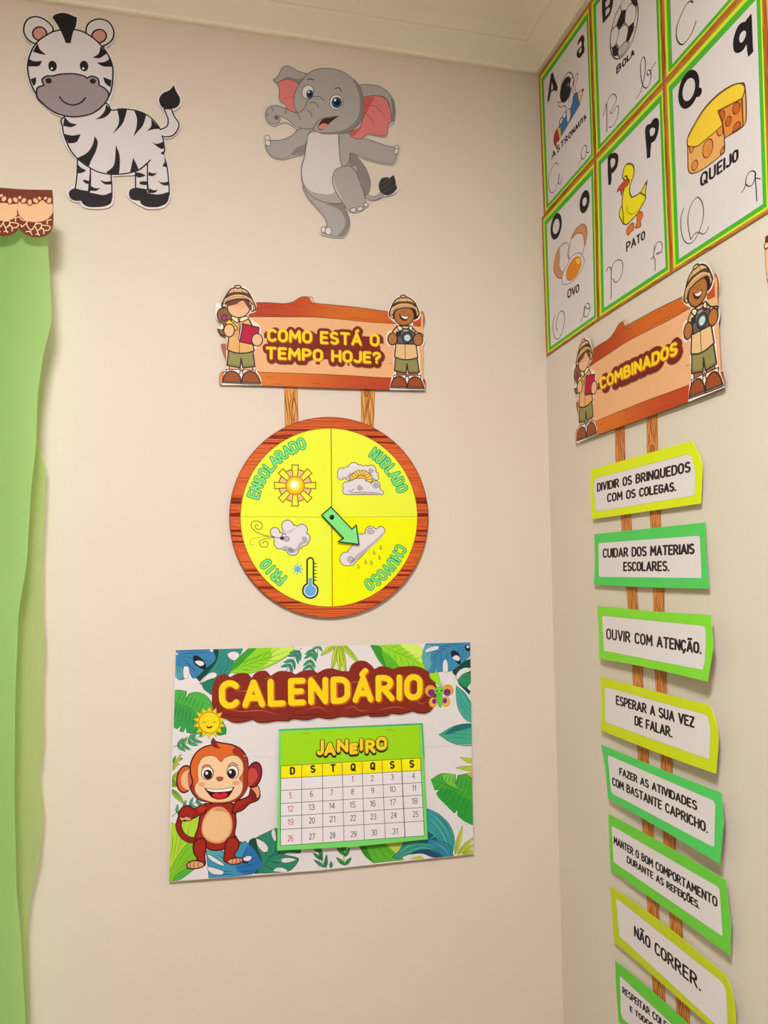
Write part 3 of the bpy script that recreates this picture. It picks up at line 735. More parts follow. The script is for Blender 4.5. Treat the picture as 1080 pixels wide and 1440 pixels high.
def boy(a, H):
    F = HH(a, H); F(535, 405, 9)
    a.part('boy_figure')
    W = 'e8deda'; SK = 'b06e38'
    a.fill('270,80 180,140 120,230 95,340 150,410 205,460 195,530 100,550 70,640 100,730 175,750 165,880 170,1075 140,1140 118,1270 120,1290* 570,1292* 560,1240 530,1150 505,1075 500,900 485,750 545,720 560,640 520,570 440,530 410,430 480,400 510,330 480,230 400,120', W)
    a.part('legs'); a.fill('205,1060* 205,1130* 315,1130* 315,1060*', 'a8683a', OUT, 7); a.fill('365,1060* 365,1130* 470,1130* 470,1060*', 'a8683a', OUT, 7)
    a.fill('170,1105* 320,1100* 320,1150* 165,1150*', W, OUT, 6); a.fill('355,1105* 510,1105* 510,1150* 355,1150*', W, OUT, 6); a.ell(337, 1108, 13, 17, 'b5605c', line=OUT, lw=4)
    a.part('shorts'); a.fill('190,880* 178,1050* 325,1080* 337,960* 352,1080* 492,1068* 465,880*', '8f8a55', OUT, 9, sm=False)
    a.line('185,1038 328,1060', OUT, 4); a.line('352,1060 488,1048', OUT, 4)
    a.part('boot'); a.fill('130,1262* 150,1180 200,1125 270,1125 320,1180 338,1262*', '9a4a24', OUT, 9)
    a.part('boot'); a.fill('342,1262* 355,1180 410,1128 470,1130 520,1180 555,1272*', '9a4a24', OUT, 9)
    a.part('boot_soles'); a.fill('130,1245* 335,1250* 335,1272* 130,1264*', '6e6a6c', OUT, 5, sm=False); a.fill('342,1252* 555,1258* 555,1280* 342,1275*', '6e6a6c', OUT, 5, sm=False)
    a.part('shirt'); a.fill('215,480* 150,570 200,680* 178,870* 260,900 330,908 400,900 475,880* 450,720* 540,600 450,550 395,480*', 'e3bd8a', OUT, 9)
    a.line('312,700 315,905', OUT, 8)
    a.part('collar'); a.fill('235,475 210,500 250,545 290,510*', 'ead9b8', OUT, 7); a.fill('385,475 405,500 400,545 350,510*', 'ead9b8', OUT, 7)
    a.part('camera'); a.fill('215,555* 265,550* 280,515* 360,515* 375,552* 440,560* 430,712* 215,705*', '5f6064', OUT, 8, sm=False); a.fill('200,555* 255,552* 255,610* 200,605*', '2e2c30', OUT, 5, sm=False)
    a.ell(318, 538, 32, 10, 'a9abb0'); a.ell(338, 630, 66, 68, '3d4046', line=OUT, lw=6); a.ell(340, 630, 42, 42, 'cfe0e2', line='6c8a90', lw=6); a.line('320,640 345,620 355,635 330,645', '8fa7ac', 5)
    a.part('hand'); a.ell(152, 645, 60, 78, SK, line=OUT, lw=8)
    a.part('hand'); a.ell(475, 655, 62, 75, SK, line=OUT, lw=8)
    a.part('boy_hair'); a.fill('120,340 150,390 200,380 230,290 360,260 400,330 430,400 480,370 490,300 440,250 300,230 160,270', '2f1c18')
    a.part('face'); a.ell(300, 350, 128, 125, SK, line=OUT, lw=8)
    a.part('mouth'); a.fill('235,330* 265,355 320,362 355,352* 340,395 300,412 255,385', '4a1c14', OUT, 4); a.fill('255,352* 310,362 348,360* 340,385 300,388', 'efe9e6')
    a.line('265,300 280,290 292,305', OUT, 5); a.line('310,300 322,290 330,305', OUT, 5); a.line('288,318 300,326 312,318', OUT, 5)
    a.part('hat'); a.fill('110,335 150,380* 165,320 200,275 300,252 410,262 450,310 450,370* 490,330 470,260 430,180 370,130 320,115 270,115 200,145 150,220', 'd9b27c', OUT, 9)
    a.fill('150,240 230,200 300,190 380,200 450,245* 430,200 380,178 300,172 210,180 165,210', '6b3a26', OUT, 4)
    a.line('112,330 200,250 300,230 400,240 490,320', OUT, 5); a.line('240,125 230,180', OUT, 5); a.line('330,120 350,180', OUT, 5)
    a.ell(288, 108, 36, 18, 'd9b27c', line=OUT, lw=8); a.fill('118,340 150,340 165,370 145,385', 'c9b08a', OUT, 5)
I_ = lambda x, y: (x, y)
MAR = '7a241b'
a = Art('weather_sign', 'orange wooden-look paper sign asking about the weather, girl and boy explorers at its ends', 'sign', off=.006, tilt=(.0, .0), ref=(455, 480), lead='paper')
sign_board(a, I_); a.lk = 1.8
a.part('lettering_backing')
a.frame(360, 410, 5.4)
b1 = '80,275 935,315 935,418 80,380'; b1 = [(82, 278), (940, 318), (940, 420), (82, 382)]; b2 = [(70, 414), (952, 456), (952, 552), (70, 515)]
for dy, c, w_ in ((10, '8a5a3a', 76), (4, '5e1a16', 72), (0, MAR, 68)):
    a.text('COMO ESTÁ O', b1, c, w_, off=(dy*.6, dy), ins=25, gap=.26); a.text('TEMPO HOJE?', b2, c, w_, off=(dy*.6, dy+2), ins=25, gap=.26)
a.fill('70,300* 930,345* 960,530* 110,500*', MAR, sm=False)
a.part('lettering')
for t, b in (('COMO ESTÁ O', b1), ('TEMPO HOJE?', b2)):
    a.text(t, b, 'c4621c', 24, off=(4, 5), ins=25, gap=.26); a.text(t, b, 'f2cf1a', 21.5, ins=25, gap=.26)
girl(a, I_); boy(a, I_)
a.done()

Hs = homog([(312.2, 538.9), (596.7, 546.7), (334.4, 401.1), (566.7, 415.6)], [(811.2, 620.8), (1016.9, 542.6), (820.3, 476.8), (978, 373.4)])
a = Art('rules_heading_sign', 'orange wooden-look paper sign reading COMBINADOS with girl and boy explorers', 'sign', wall='right', off=.006, ref=(910, 500), lead='paper', mpp=.00140)
sign_board(a, Hs); a.lk = 1.8
a.part('lettering_backing')
a.mpp = .00112; a.ax = 1.4; a.frame(790, 360, 3.724)
bb = [(190, 638), (614, 434), (612, 518), (196, 708)]
for o_, c, w_ in (((5, 13), '8a5a3a', 76), ((3, 8), '6a1d28', 74), ((0, 0), MAR, 68)): a.text('COMBINADOS', bb, c, w_, off=o_, ins=22, gap=.26)
a.fill('200,660* 610,470* 612,500* 205,700*', MAR, sm=False)
a.part('lettering')
a.text('COMBINADOS', bb, 'c4621c', 20, off=(4, 4), ins=22, gap=.26); a.text('COMBINADOS', bb, 'f2cf1a', 17.5, ins=22, gap=.26)
a.mpp = .00140; a.ax = 1.3
girl(a, Hs); boy(a, Hs)
a.done()

# ================================================================== wooden-look paper posts
def post(name, label, group, wall, L_, R_, off, ref, seed, knots=()):
    a = Art(name, label, 'paper post', wall=wall, off=off, ref=ref, group=group, lead='strip')
    rnd = random.Random(seed)
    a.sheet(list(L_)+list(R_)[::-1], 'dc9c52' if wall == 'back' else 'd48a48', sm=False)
    a.part('wood_grain'); a.step(); a.hold = True
    def at(T_, y):
        for p, q in zip(T_, T_[1:]):
            if p[1] <= y <= q[1]: return p[0]+(q[0]-p[0])*(y-p[1])/(q[1]-p[1])
        return T_[-1][0]
    y0, y1 = L_[0][1], L_[-1][1]
    y0 = max(y0, R_[0][1]); y1 = min(y1, R_[-1][1])
    for f in (.14, .3, .45, .6, .75, .88):
        y = y0 + rnd.uniform(0, 10)
        while y < y1-6:
            e = min(y1, y+rnd.uniform(25, 60)); pts = []
            for i in range(7):
                yy = y+(e-y)*i/6; ff = f+.07*sin(i*1.1+seed+f*9)
                pts.append((at(L_, yy)*(1-ff)+at(R_, yy)*ff, yy))
            a.line(pts, rnd.choice(['7a3c16', '8a4a1c', 'a05c28']), rnd.uniform(1.1, 2.0), n=2, taper='both'); y = e-rnd.uniform(-2, 6)
    for kx, ky in knots:
        a.ell(at(L_, ky)*(1-kx)+at(R_, ky)*kx, ky, 3.2, 6, 'b26a2c', line='6e3814', lw=.9)
    a.hold = False
    a.line(L_, '8f5324', .8, sm=False); a.line(R_, '8f5324', .8, sm=False)
    a.done()
post('paper_post', 'left wood-print paper strip joining weather sign to wheel', 'strips under the weather sign', 'back', [(400, 541), (401.5, 612)], [(417.5, 541), (420, 612)], .0012, (410, 570), 1)
post('paper_post', 'right wood-print paper strip joining weather sign to wheel', 'strips under the weather sign', 'back', [(508, 541), (508.5, 612)], [(527, 541), (525, 612)], .0012, (517, 570), 2, [(.4, 552)])
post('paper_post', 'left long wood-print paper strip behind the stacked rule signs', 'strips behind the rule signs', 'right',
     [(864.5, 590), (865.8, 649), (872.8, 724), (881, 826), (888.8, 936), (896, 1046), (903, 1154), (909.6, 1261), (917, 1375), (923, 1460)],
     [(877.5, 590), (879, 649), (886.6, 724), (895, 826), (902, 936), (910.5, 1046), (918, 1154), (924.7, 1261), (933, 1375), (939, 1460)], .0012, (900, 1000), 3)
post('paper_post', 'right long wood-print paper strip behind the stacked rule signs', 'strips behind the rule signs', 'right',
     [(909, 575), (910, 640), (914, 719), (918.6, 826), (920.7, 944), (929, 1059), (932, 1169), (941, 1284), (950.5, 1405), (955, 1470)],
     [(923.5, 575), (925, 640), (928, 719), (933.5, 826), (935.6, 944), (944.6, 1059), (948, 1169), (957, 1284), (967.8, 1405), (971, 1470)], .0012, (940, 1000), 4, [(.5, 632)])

# ================================================================== weather wheel
YE, YB = 'e6f03c', 'eef000'
a = Art('weather_dial', 'round wood-rimmed paper weather wheel with yellow quarters below the weather sign', 'weather wheel', off=.008, ref=(462, 727), lead='rim')
a.frame(0, 0, 1)
CX, CY = 462.3, 727.5
a.sheet(ellipse(CX, CY, 140.2, 141.3, 0, 96), 'd4622c', sm=False)
a.part('wood_grain'); rnd = random.Random(5); a.step(); a.hold = True
a.setclip([(x, y, 1) for x, y in ellipse(CX, CY, 139.8, 140.9, 0, 64)])
y = CY-139
while y < CY+139:
    big = rnd.random() < .16; segs = [(-141, 141)] if big or rnd.random() < .4 else [(-141, rnd.uniform(-135, -112)), (rnd.uniform(100, 128), 141)] if abs(y-CY) < 90 else [(rnd.uniform(-141, -60), rnd.uniform(-20, 60)), (rnd.uniform(0, 60), 141)]
    wv = rnd.uniform(.3, .9); ph = rnd.uniform(0, 6); w_ = rnd.uniform(2.2, 3.2) if big else rnd.uniform(.7, 1.5); c = '7a1f0c' if big else rnd.choice(['98340f', 'a83c14', 'b04a1c', 'b84c20'])
    for x0, x1 in segs:
        m = 16; a.line([(CX+x0+(x1-x0)*i/m, y+wv*sin(ph+(x0+(x1-x0)*i/m)*.07)) for i in range(m+1)], c, w_, sm=False, cap=False)
    y += rnd.uniform(2.2, 3.8)
a.setclip(None)
a.hold = False
a.line(ellipse(CX, CY, 139.6, 140.7, 0, 96), '7a3416', .9, closed=True, sm=False)
IX, IY, IR, IS = 462.5, 727.8, 124.6, 125.6
a.step(); 
for nm, a0, a1, c in (('quarter', 180, 270, YE), ('quarter', 270, 360, YE), ('quarter', 90, 180, YE), ('quarter', 0, 90, YB)):
    a.part(nm, 'brighter yellow quarter' if c == YB else None); a.hold = True; a.fill([(466.6, 727.3)]+ellipse(IX, IY, IR, IS, 0, 26, a0, a1), c, sm=False); a.hold = False
a.part('divider_line'); a.line(ellipse(IX, IY, IR, IS, 0, 96), 'a0521c', 1.0, closed=True, sm=False)
a.line([(465.5, 602.5), (466.6, 727), (467.5, 853)], 'a0561e', 1.2, sm=False); a.line([(338, 726.5), (466, 727.3), (587, 726.5)], 'a8a030', .6, sm=False)
a.frame(310, 580, 3.6)
for nm, st, r, a0, a1, wd in (('sunny_lettering', 'ENSOLARADO', 397, 163.5, 110.5, 26), ('cloudy_lettering', 'NUBLADO', 397, 54.5, 21.5, 23), ('rainy_lettering', 'CHUVOSO', 397, -24, -59, 24), ('cold_lettering', 'FRIO', 397, 232.5, 216.5, 23)):
    a.part(nm); cx, cy = (462.5-310)*3.6, (727.5-580)*3.6
    a.arctext(st, cx, cy, r, a0, a1, 50, wd, '2c7a3c', 17.5); a.arctext(st, cx, cy, r, a0, a1, 50, wd, '74dd84', 11)
# sun
def sun_rays(a, cx, cy, r0, r1, col, ang, hw0, hw1, lw=4.6, lo=0, hi=360):
    for t in ang:
        if not lo <= t <= hi: continue
        t_ = radians(t); u = (cos(t_), -sin(t_)); v = (sin(t_), cos(t_))
        a.fill([(cx+u[0]*r+v[0]*h, cy+u[1]*r+v[1]*h) for r, h in ((r0, hw0), (r1, hw1), (r1, -hw1), (r0, -hw0))], col, '7a5414', lw, sm=False)
a.part('sun'); a.ell(378, 370, 83, 83, 'e9bd80', line='7a5414', lw=5)
sun_rays(a, 378, 370, 40, 82, 'e9bd80', [22.5+45*i for i in range(8)], 12, 20)
sun_rays(a, 378, 370, 40, 104, 'f0e63a', [45*i for i in range(8)], 11, 17)
for i, c in enumerate(['eda41c', 'f0b420', 'f4c424', 'f6d233', 'f8de58', 'fae98c', 'fbf2c4', 'fdf9ea']):
    a.ell(378-i*.6, 370-i*.8, 48-i*5.2, 48-i*5.2, c, line='8a5a14' if i == 0 else None, lw=3)
# clouds
CL, CD, CO = 'ddd6dc', 'b4acb4', '3f393f'
def spiral(a, cx, cy, r, turns, col, w_, sd=1, st=0):
    a.line([(cx+sd*r*(1-i/28*.88)*cos(st+i/28*turns*2*pi), cy+r*(1-i/28*.88)*sin(st+i/28*turns*2*pi)) for i in range(29)], col, w_, sm=False)
def cloud(a, cs, lw, extra=None):
    a.step(); h0 = a.hold; a.hold = True
    if extra: a.fill(extra, CO, sm=False); a.line(extra, CO, lw*2, closed=True, sm=False)
    for x, y, r in cs: a.ell(x, y, r+lw, r+lw, CO, n=24)
    a.hold = h0; a.step(); a.hold = True
    if extra: a.fill(extra, CL, sm=False)
    for x, y, r in cs: a.ell(x, y, r, r, CL, n=24)
    a.hold = h0
a.part('cloudy_picture')
cloud(a, [(615, 303, 21), (612, 322, 18), (645, 300, 24), (675, 281, 26), (705, 288, 22), (735, 290, 20), (762, 292, 24), (780, 318, 18), (790, 332, 10), (655, 318, 26), (720, 315, 35)], 3.2)
a.fill('600,328 640,335 662,315 655,305 635,326', CD); a.fill('690,262 660,262 655,280 670,270', 'e8e2e8')
a.ell(712, 340, 60, 46, 'e9bd80', line='7a5414', lw=3.5)
sun_rays(a, 712, 345, 28, 54, 'f0d63a', [0, 36, 72, 108, 144, 180], 5, 8, 3.2, 0, 180); a.ell(712, 345, 28, 26, 'f4c424', line='8a5a14', lw=3.5)
cloud(a, [(640, 372, 20), (638, 396, 18), (665, 368, 22), (690, 362, 26), (712, 360, 27), (742, 372, 22), (785, 370, 22), (790, 394, 20), (815, 406, 10), (700, 390, 26), (750, 390, 26)], 3.2, '640,385* 800,385* 822,405* 815,415* 645,415*')
a.fill('650,410 700,400 800,405 815,412 760,414', CD); spiral(a, 706, 380, 15, 1.6, CO, 3.4); spiral(a, 786, 368, 16, 1.8, CO, 3.4); spiral(a, 762, 293, 13, 1.6, CO, 3.2)
a.line('650,392 660,400 675,385', CO, 3)
a.part('windy_picture')
cloud(a, [(276, 606, 22), (302, 640, 30), (340, 575, 28), (372, 600, 28), (412, 594, 27), (428, 636, 24), (420, 650, 24), (366, 692, 30), (335, 668, 30), (302, 662, 28), (360, 630, 50), (390, 655, 35)], 3.8)
a.fill('310,690 330,675 380,690 400,660 430,650 442,655 415,670 400,690 370,712 345,700', CD); a.fill('300,590 340,600 380,580 350,612', 'c8c0c8')
a.ell(312, 636, 11, 10, '3a3236'); a.ell(335, 640, 14, 13, CD, line=CO, lw=2.5); a.line('312,622 322,612 332,620', CO, 4); a.line('270,632 312,636', CO, 3.2)
spiral(a, 425, 638, 13, 1.5, CO, 3.2); spiral(a, 355, 697, 14, 1.7, CO, 3.2)
a.line('275,630 220,622 175,600 155,575 165,552 195,552 212,570 200,592 178,585 180,570 192,572', '4c4a28', 3.4); a.line('275,632 225,640 198,655 205,678 235,680 240,660 222,652 214,664', '4c4a28', 3.2); a.line('250,628 190,632 155,645 148,665 170,672', 'a0a040', 2.2)
a.part('snowflake')
for t in range(0, 180, 45): a.line([(390-25*cos(radians(t)), 793-25*sin(radians(t))), (390+25*cos(radians(t)), 793+25*sin(radians(t)))], '6ea6e0', 6, sm=False)
a.ell(390, 793, 14, 14, '6ea6e0')
a.part('thermometer'); BK = '1e241c'
a.line('455,752 455,900', BK, 40, sm=False); a.ell(455, 902, 42, 42, BK); 
for i in range(6): a.line([(470, 765+17*i), (488, 765+17*i)], BK, 4.5, sm=False, cap=False)
a.line('455,752 455,900', 'e6f03c', 24, sm=False); a.ell(455, 902, 34, 34, 'cfe0d8'); a.ell(455, 902, 28, 28, '6aa4e4'); a.line('455,838 455,900', '6aa4e4', 18, sm=False, cap=False)
a.part('rainy_picture')
cloud(a, [(640, 742, 34), (662, 706, 16), (688, 690, 20), (708, 640, 24), (722, 640, 20), (760, 602, 25), (735, 632, 20), (812, 598, 19), (690, 700, 26)], 3.6, '700,640* 735,620* 760,590* 800,590* 829,607* 668,773* 640,770* 650,700*')
a.fill('690,745 760,685 815,632 828,605 790,640 730,690 680,730 655,770', CD); spiral(a, 760, 598, 19, 1.9, CO, 3.4); spiral(a, 660, 742, 19, 1.9, CO, 3.4)
a.part('raindrops'); a.hold = True; a.step()
for x, y in ((812, 685), (778, 710), (806, 735), (736, 758), (765, 762), (699, 780)):
    a.fill([(x-3, y-12, True), (x+5, y+2), (x+2, y+9), (x-4, y+7), (x-5, y)], 'c8c81c', '6a681c', 2.2)
a.hold = False
a.done()
a = Art('wheel_pointer', 'light green black-edged paper arrow pinned at the weather wheel centre', 'arrow', off=.0135, ref=(482, 740), lead='arrow')
a.frame(440, 700, 6.75)
ar = [(172, 88), (370, 298), (412, 258), (438, 442), (240, 418), (292, 385), (84, 165)]
a.sheet([(p[0], p[1], 1) for p in ar], '7fdf84', sm=False)
a.ribbon([a.uv(*p) for p in ar], '16281a', 11/6.75*a.mpp, True)
a.part('pin', 'round black pin head'); a.ell(180, 185, 23, 24, '101412'); a.ell(172, 175, 6, 5, '50544f')
a.done()

# ================================================================== calendar poster
a = Art('calendar_poster', 'white jungle-leaf CALENDÁRIO poster with a waving monkey, lowest on the frontal wall', 'poster', off=.003, tilt=(0, -.012), ref=(455, 915), lead='paper')
QUAD = [(247, 914), (661.5, 903), (662.5, 990), (666, 1201), (560, 1212), (450, 1224), (237.5, 1240), (241, 1080)]
a.sheet([(x, y, 1) for x, y in QUAD], 'dfd8da', sm=False)
a.setclip([(247.3, 914.3), (661.2, 903.3), (665.7, 1200.7), (450, 1223.7), (237.8, 1239.6)])
rnd = random.Random(11)
def mixc(c1, c2, t):
    f = lambda c: tuple(int(c[i:i+2], 16) for i in (0, 2, 4)); p, q = f(c1), f(c2); return tuple(p[i]*(1-t)+q[i]*t for i in range(3))
def leaf(base, tip, wd, c1, c2, vein=None, edge=None, bend=0.0, nv=9, lw=.8, veins=True):
    """a pointed leaf from base to tip, half-width wd, lighter towards the tip"""
    bx, by = base; tx, ty = tip; dx, dy = tx-bx, ty-by; L_ = math.hypot(dx, dy); nx, ny = -dy/L_, dx/L_
    def mid(t): b = bend*L_*4*t*(1-t)*.5; return (bx+dx*t+nx*b, by+dy*t+ny*b)
    def wof(t): return wd*(sin(pi*min(1, t**.8))**.8)*(1 if t < .5 else 1-.25*(t-.5))
    n = 14; up = []; dn = []
    for i in range(n+1):
        t = i/n; m = mid(t); h = wof(t) if 0 < i < n else 0
        up.append((m[0]+nx*h, m[1]+ny*h)); dn.append((m[0]-nx*h, m[1]-ny*h))
    a.step(); h0 = a.hold; a.hold = True
    for i in range(n):
        t = (i+.5)/n; m0, m1 = mid(i/n), mid((i+1)/n)
        a.fill([up[i], up[i+1], m1, m0], mixc(c1, c2, t), sm=False); a.fill([dn[i], dn[i+1], m1, m0], mixc(mixhex(c1, .88), mixhex(c2, .92), t), sm=False)
    a.hold = h0
    if veins:
        a.step(); a.hold = True
        for i in range(1, nv):
            t = i/nv; m = mid(t); t2 = min(1, t+.14); m2 = mid(t2); h = wof(t2)*.9
            for sd in (1, -1): a.line([m, (m2[0]+sd*nx*h, m2[1]+sd*ny*h)], vein or mixhex(c1, .8), lw*.7, sm=False, taper=True)
        a.hold = h0
    a.line([mid(i/8) for i in range(9)], vein or mixhex(c1, .75), lw*1.2, sm=False)
    a.line(up, edge or mixhex(c1, .65), lw*.8, sm=False); a.line(dn, edge or mixhex(c1, .65), lw*.8, sm=False)
def mixhex(c, f): 
    return '%02x%02x%02x' % tuple(min(255, int(int(c[i:i+2], 16)*f)) for i in (0, 2, 4))
def sprig(pts, c, size, n=6):
    p = smooth(pts, False, 6); a.line(p, mixhex(c, .8), .9, sm=False)
    for i in range(n):
        k = int((i+1)/(n+1)*(len(p)-1)); x, y = p[k]; x2, y2 = p[min(k+1, len(p)-1)]; t = math.atan2(y2-y, x2-x)
        for sd in (.75, -.75):
            leaf((x, y), (x+size*cos(t+sd), y+size*sin(t+sd)), size*.17, c, mixhex(c, 1.15), veins=False, lw=.6)
    x, y = p[-1]; leaf((x, y), (x+size*cos(t), y+size*sin(t)), size*.17, c, mixhex(c, 1.15), veins=False, lw=.6)
def veins(lines, c, w_):
    a.step(); a.hold = True
    for q in lines: a.line(q, c, w_*1.5, n=4, taper='both')
    a.hold = False
a.part('jungle_leaves')
# upper left
a.frame(240, 900, 4.909)
a.fill('220,60* 500,55* 480,100 440,140 420,190 400,240 330,280 280,380* 230,340 215,310 200,300* 240,250 180,240 200,180 250,110', '2f8a80', '1e4e48', 3)
a.fill('215,310 260,270 330,245 340,280 290,330 280,370', '267a60'); a.fill('290,60* 330,70 310,160 200,290* 170,240 240,180 290,120', '17473e')
veins(['380,90 400,150 380,240', '380,90 440,110 470,90', '385,120 330,180 320,230', '395,160 350,200 340,260', '392,140 430,160 440,150', '400,190 375,210 360,260'], '1f6a62', 3)
a.fill('30,70* 290,65* 312,120 290,160 240,200 190,250* 150,262 120,190 95,185 100,260 60,275 30,250*', '3a7eae', '1d3f5e', 3); a.fill('30,170 80,200 95,240 60,272 30,250*', '5aa0a8')
veins(['60,100 150,90 300,80', '60,110 180,130 290,150', '60,110 120,160 180,240', '60,110 60,190 70,260', '100,80 160,70 200,80', '90,150 150,190 180,225', '40,150 45,200 50,240', '130,140 200,190 230,195'], '22567e', 3)
a.fill('155,115 185,108 225,140 245,180 235,205 200,190 165,165', '16242c'); a.fill('168,150 195,142 225,152 228,172 200,178', 'dfd8da')
a.fill('88,195 105,180 125,192 128,230 122,262 92,262', 'dfd8da', '5a7080', 2); a.fill('393,95 430,78 470,90 470,125 435,142 400,120', 'dfd8da', '1e4e48', 3)
a.fill('225,275 250,240 290,222 318,232 310,258 260,275 205,300', 'dfd8da', '1e4e48', 3); a.ell(42, 96, 8, 7, 'dfd8da'); a.ell(283, 72, 12, 10, 'dfd8da')
a.fill('405,225* 440,150 500,90 540,55* 850,46* 845,80 780,130 700,175 600,215 540,232 480,232', '8ccf2c', '3c7a1c', 3)
a.fill('405,225* 440,150 500,90 545,55* 590,60 540,110 470,180', '3f9a2e'); a.fill('700,60 840,50 830,85 760,130 640,185 700,120', 'c8e45a')
veins(['410,222 560,160 720,110 850,60'] + ['%d,%d %d,%d %d,%d' % (x, y, x+40, y-45, x+100, y-75) for x, y in ((450, 205), (490, 190), (530, 174), (570, 158), (620, 140), (670, 125))] + ['%d,%d %d,%d %d,%d' % (x, y, x+50, y+8, x+95, y) for x, y in ((480, 200), (530, 180), (590, 158), (650, 138))], '4f9a22', 3)
# left banana leaf
a.fill('22,350* 60,345 110,355* 105,410* 125,370* 180,360 240,380 285,430* 290,480 330,520 380,600 382,650* 300,640 250,640 180,650 110,640* 105,600* 88,635* 60,630* 75,585* 45,615* 18,600*', '4cae46', '1f6a2c', 3)
a.fill('22,440 90,460 160,500 200,560 180,640 110,640* 105,600* 88,635* 60,630* 75,585* 45,615* 18,600*', '3a9a4a')
veins(['22,435 100,455 160,490 240,560']+['%d,%d %d,%d' % (x, y, x+40, y-80) for x, y in ((40, 440), (65, 445), (90, 452), (115, 462), (140, 475), (165, 490), (190, 508))]+['%d,%d %d,%d' % (x, y, x-15, y+110) for x, y in ((40, 445), (65, 450), (90, 458), (115, 468), (140, 480), (165, 495), (190, 515))], '257a34', 3.2)
a.fill('300,560 380,600 382,652* 320,655', '2f8e3c')
# sprigs
a.frame(0, 0, 1)
sprig([(424, 911), (414, 925), (402, 944)], '3f8f7a', 14, 4); sprig([(441, 908), (437, 925), (434, 945)], '3f9a68', 13, 4); sprig([(448, 908), (446, 918)], '4a9a6a', 10, 1)
sprig([(243, 1050), (262, 1046), (280, 1036)], '4f9f68', 14, 4); sprig([(242, 1148), (255, 1138), (272, 1130), (283, 1126)], '4f9f80', 12, 4); sprig([(243, 1072), (248, 1070)], '4f9f68', 10, 1)
for t_, w_ in (((451, 922), 3.5), ((466, 944), 3.6), ((478, 950), 3.4), ((487, 950), 3.4), ((507, 935), 3.4)):
    leaf((477+(t_[0]-477)*.05, 903), t_, w_*1.1, 'a8c62c', 'cfe05a', veins=False, lw=.8)
# upper right lime leaf
a.frame(450, 895, 4.909)
a.fill('345,55* 660,48* 700,80 715,120 710,170 730,225* 740,240 600,230 470,235* 400,160', '93d42e', '3c7a1c', 3)
a.fill('345,55* 420,75 440,150 480,235* 455,225 400,150', '3a9230'); a.fill('560,50 660,48 700,80 712,120 705,180 640,130 590,90', 'd2e866')
a.fill('430,100 500,150 560,232 480,235 445,170', '5cb52c')
veins(['420,60 500,100 620,150 735,225']+['%d,%d %d,%d' % (x, y, x+70, y-25) for x, y in ((480, 85), (520, 105), (560, 125), (600, 145), (640, 165))]+['%d,%d %d,%d' % (x, y, x+20, y+70) for x, y in ((470, 90), (510, 110), (550, 130), (600, 150), (640, 170), (680, 195))], '5aa428', 3)
a.fill('1050,150* 960,190 915,240 940,275* 960,330* 1030,400* 1060,300', '17473e', '14322e', 3); a.fill('950,290 1000,255 1050,250* 1050,340 1020,360 970,330', '2f8a60', '1e4e38', 3)
a.fill('940,270 960,235 1000,215 1040,220 1035,240 985,262 948,300', 'dfd8da', '1e4e48', 3); a.fill('1020,350 1050,310* 1050,380* 1030,370', 'dfd8da')
a.fill('735,45* 1035,38* 1040,120 1010,160 930,225 880,240 880,190 865,165 848,190 860,235 760,250 735,225 720,190 703,150 715,90', '3f86b0', '1d3f5e', 3)
a.fill('703,150 715,90 735,60 780,70 760,140 770,190 740,235 720,190', '62a8b4')
veins(['1000,45 880,60 760,110 730,150', '900,55 800,130 750,200']+['%d,%d %d,%d' % (x, y, x-10, y+90) for x, y in ((960, 60), (920, 75), (880, 90), (840, 105), (800, 125), (990, 70))]+['%d,%d %d,%d' % (x, y, x-90, y-10) for x, y in ((960, 60), (920, 75), (880, 90), (840, 105))], '22567e', 3)
a.fill('730,95 760,75 810,65 818,85 780,100 735,108', 'dfd8da', '5a7080', 2); a.fill('905,105 930,98 960,120 972,170 965,195 930,165 905,130', '16242c'); a.fill('915,145 940,130 965,145 958,168 930,162', 'dfd8da')
a.fill('850,180 865,158 880,180 882,240 850,240', 'dfd8da', '5a7080', 2); a.ell(1018, 80, 17, 24, '16242c', rot=-30); a.ell(1020, 72, 10, 8, 'dfd8da')
a.fill('940,340* 1000,390 1050,470* 1060,600* 1000,570 955,500 940,420', '48a894', '1e5a58', 3); veins(['945,350 980,440 1050,540', '950,420 980,480 1040,560', '960,360 1010,420 1050,500'], '25706a', 3)
a.fill('820,678* 900,630 960,610 1060,600* 1060,755* 980,755 900,730 860,705', '45a688', '1e5a58', 3); a.fill('900,640 970,605 1050,600* 1050,625 960,650 860,680', '1f6f6c'); veins(['830,680 930,670 1050,680', '870,700 950,700 1050,710', '880,660 960,650 1050,650'], '2c7f70', 3)
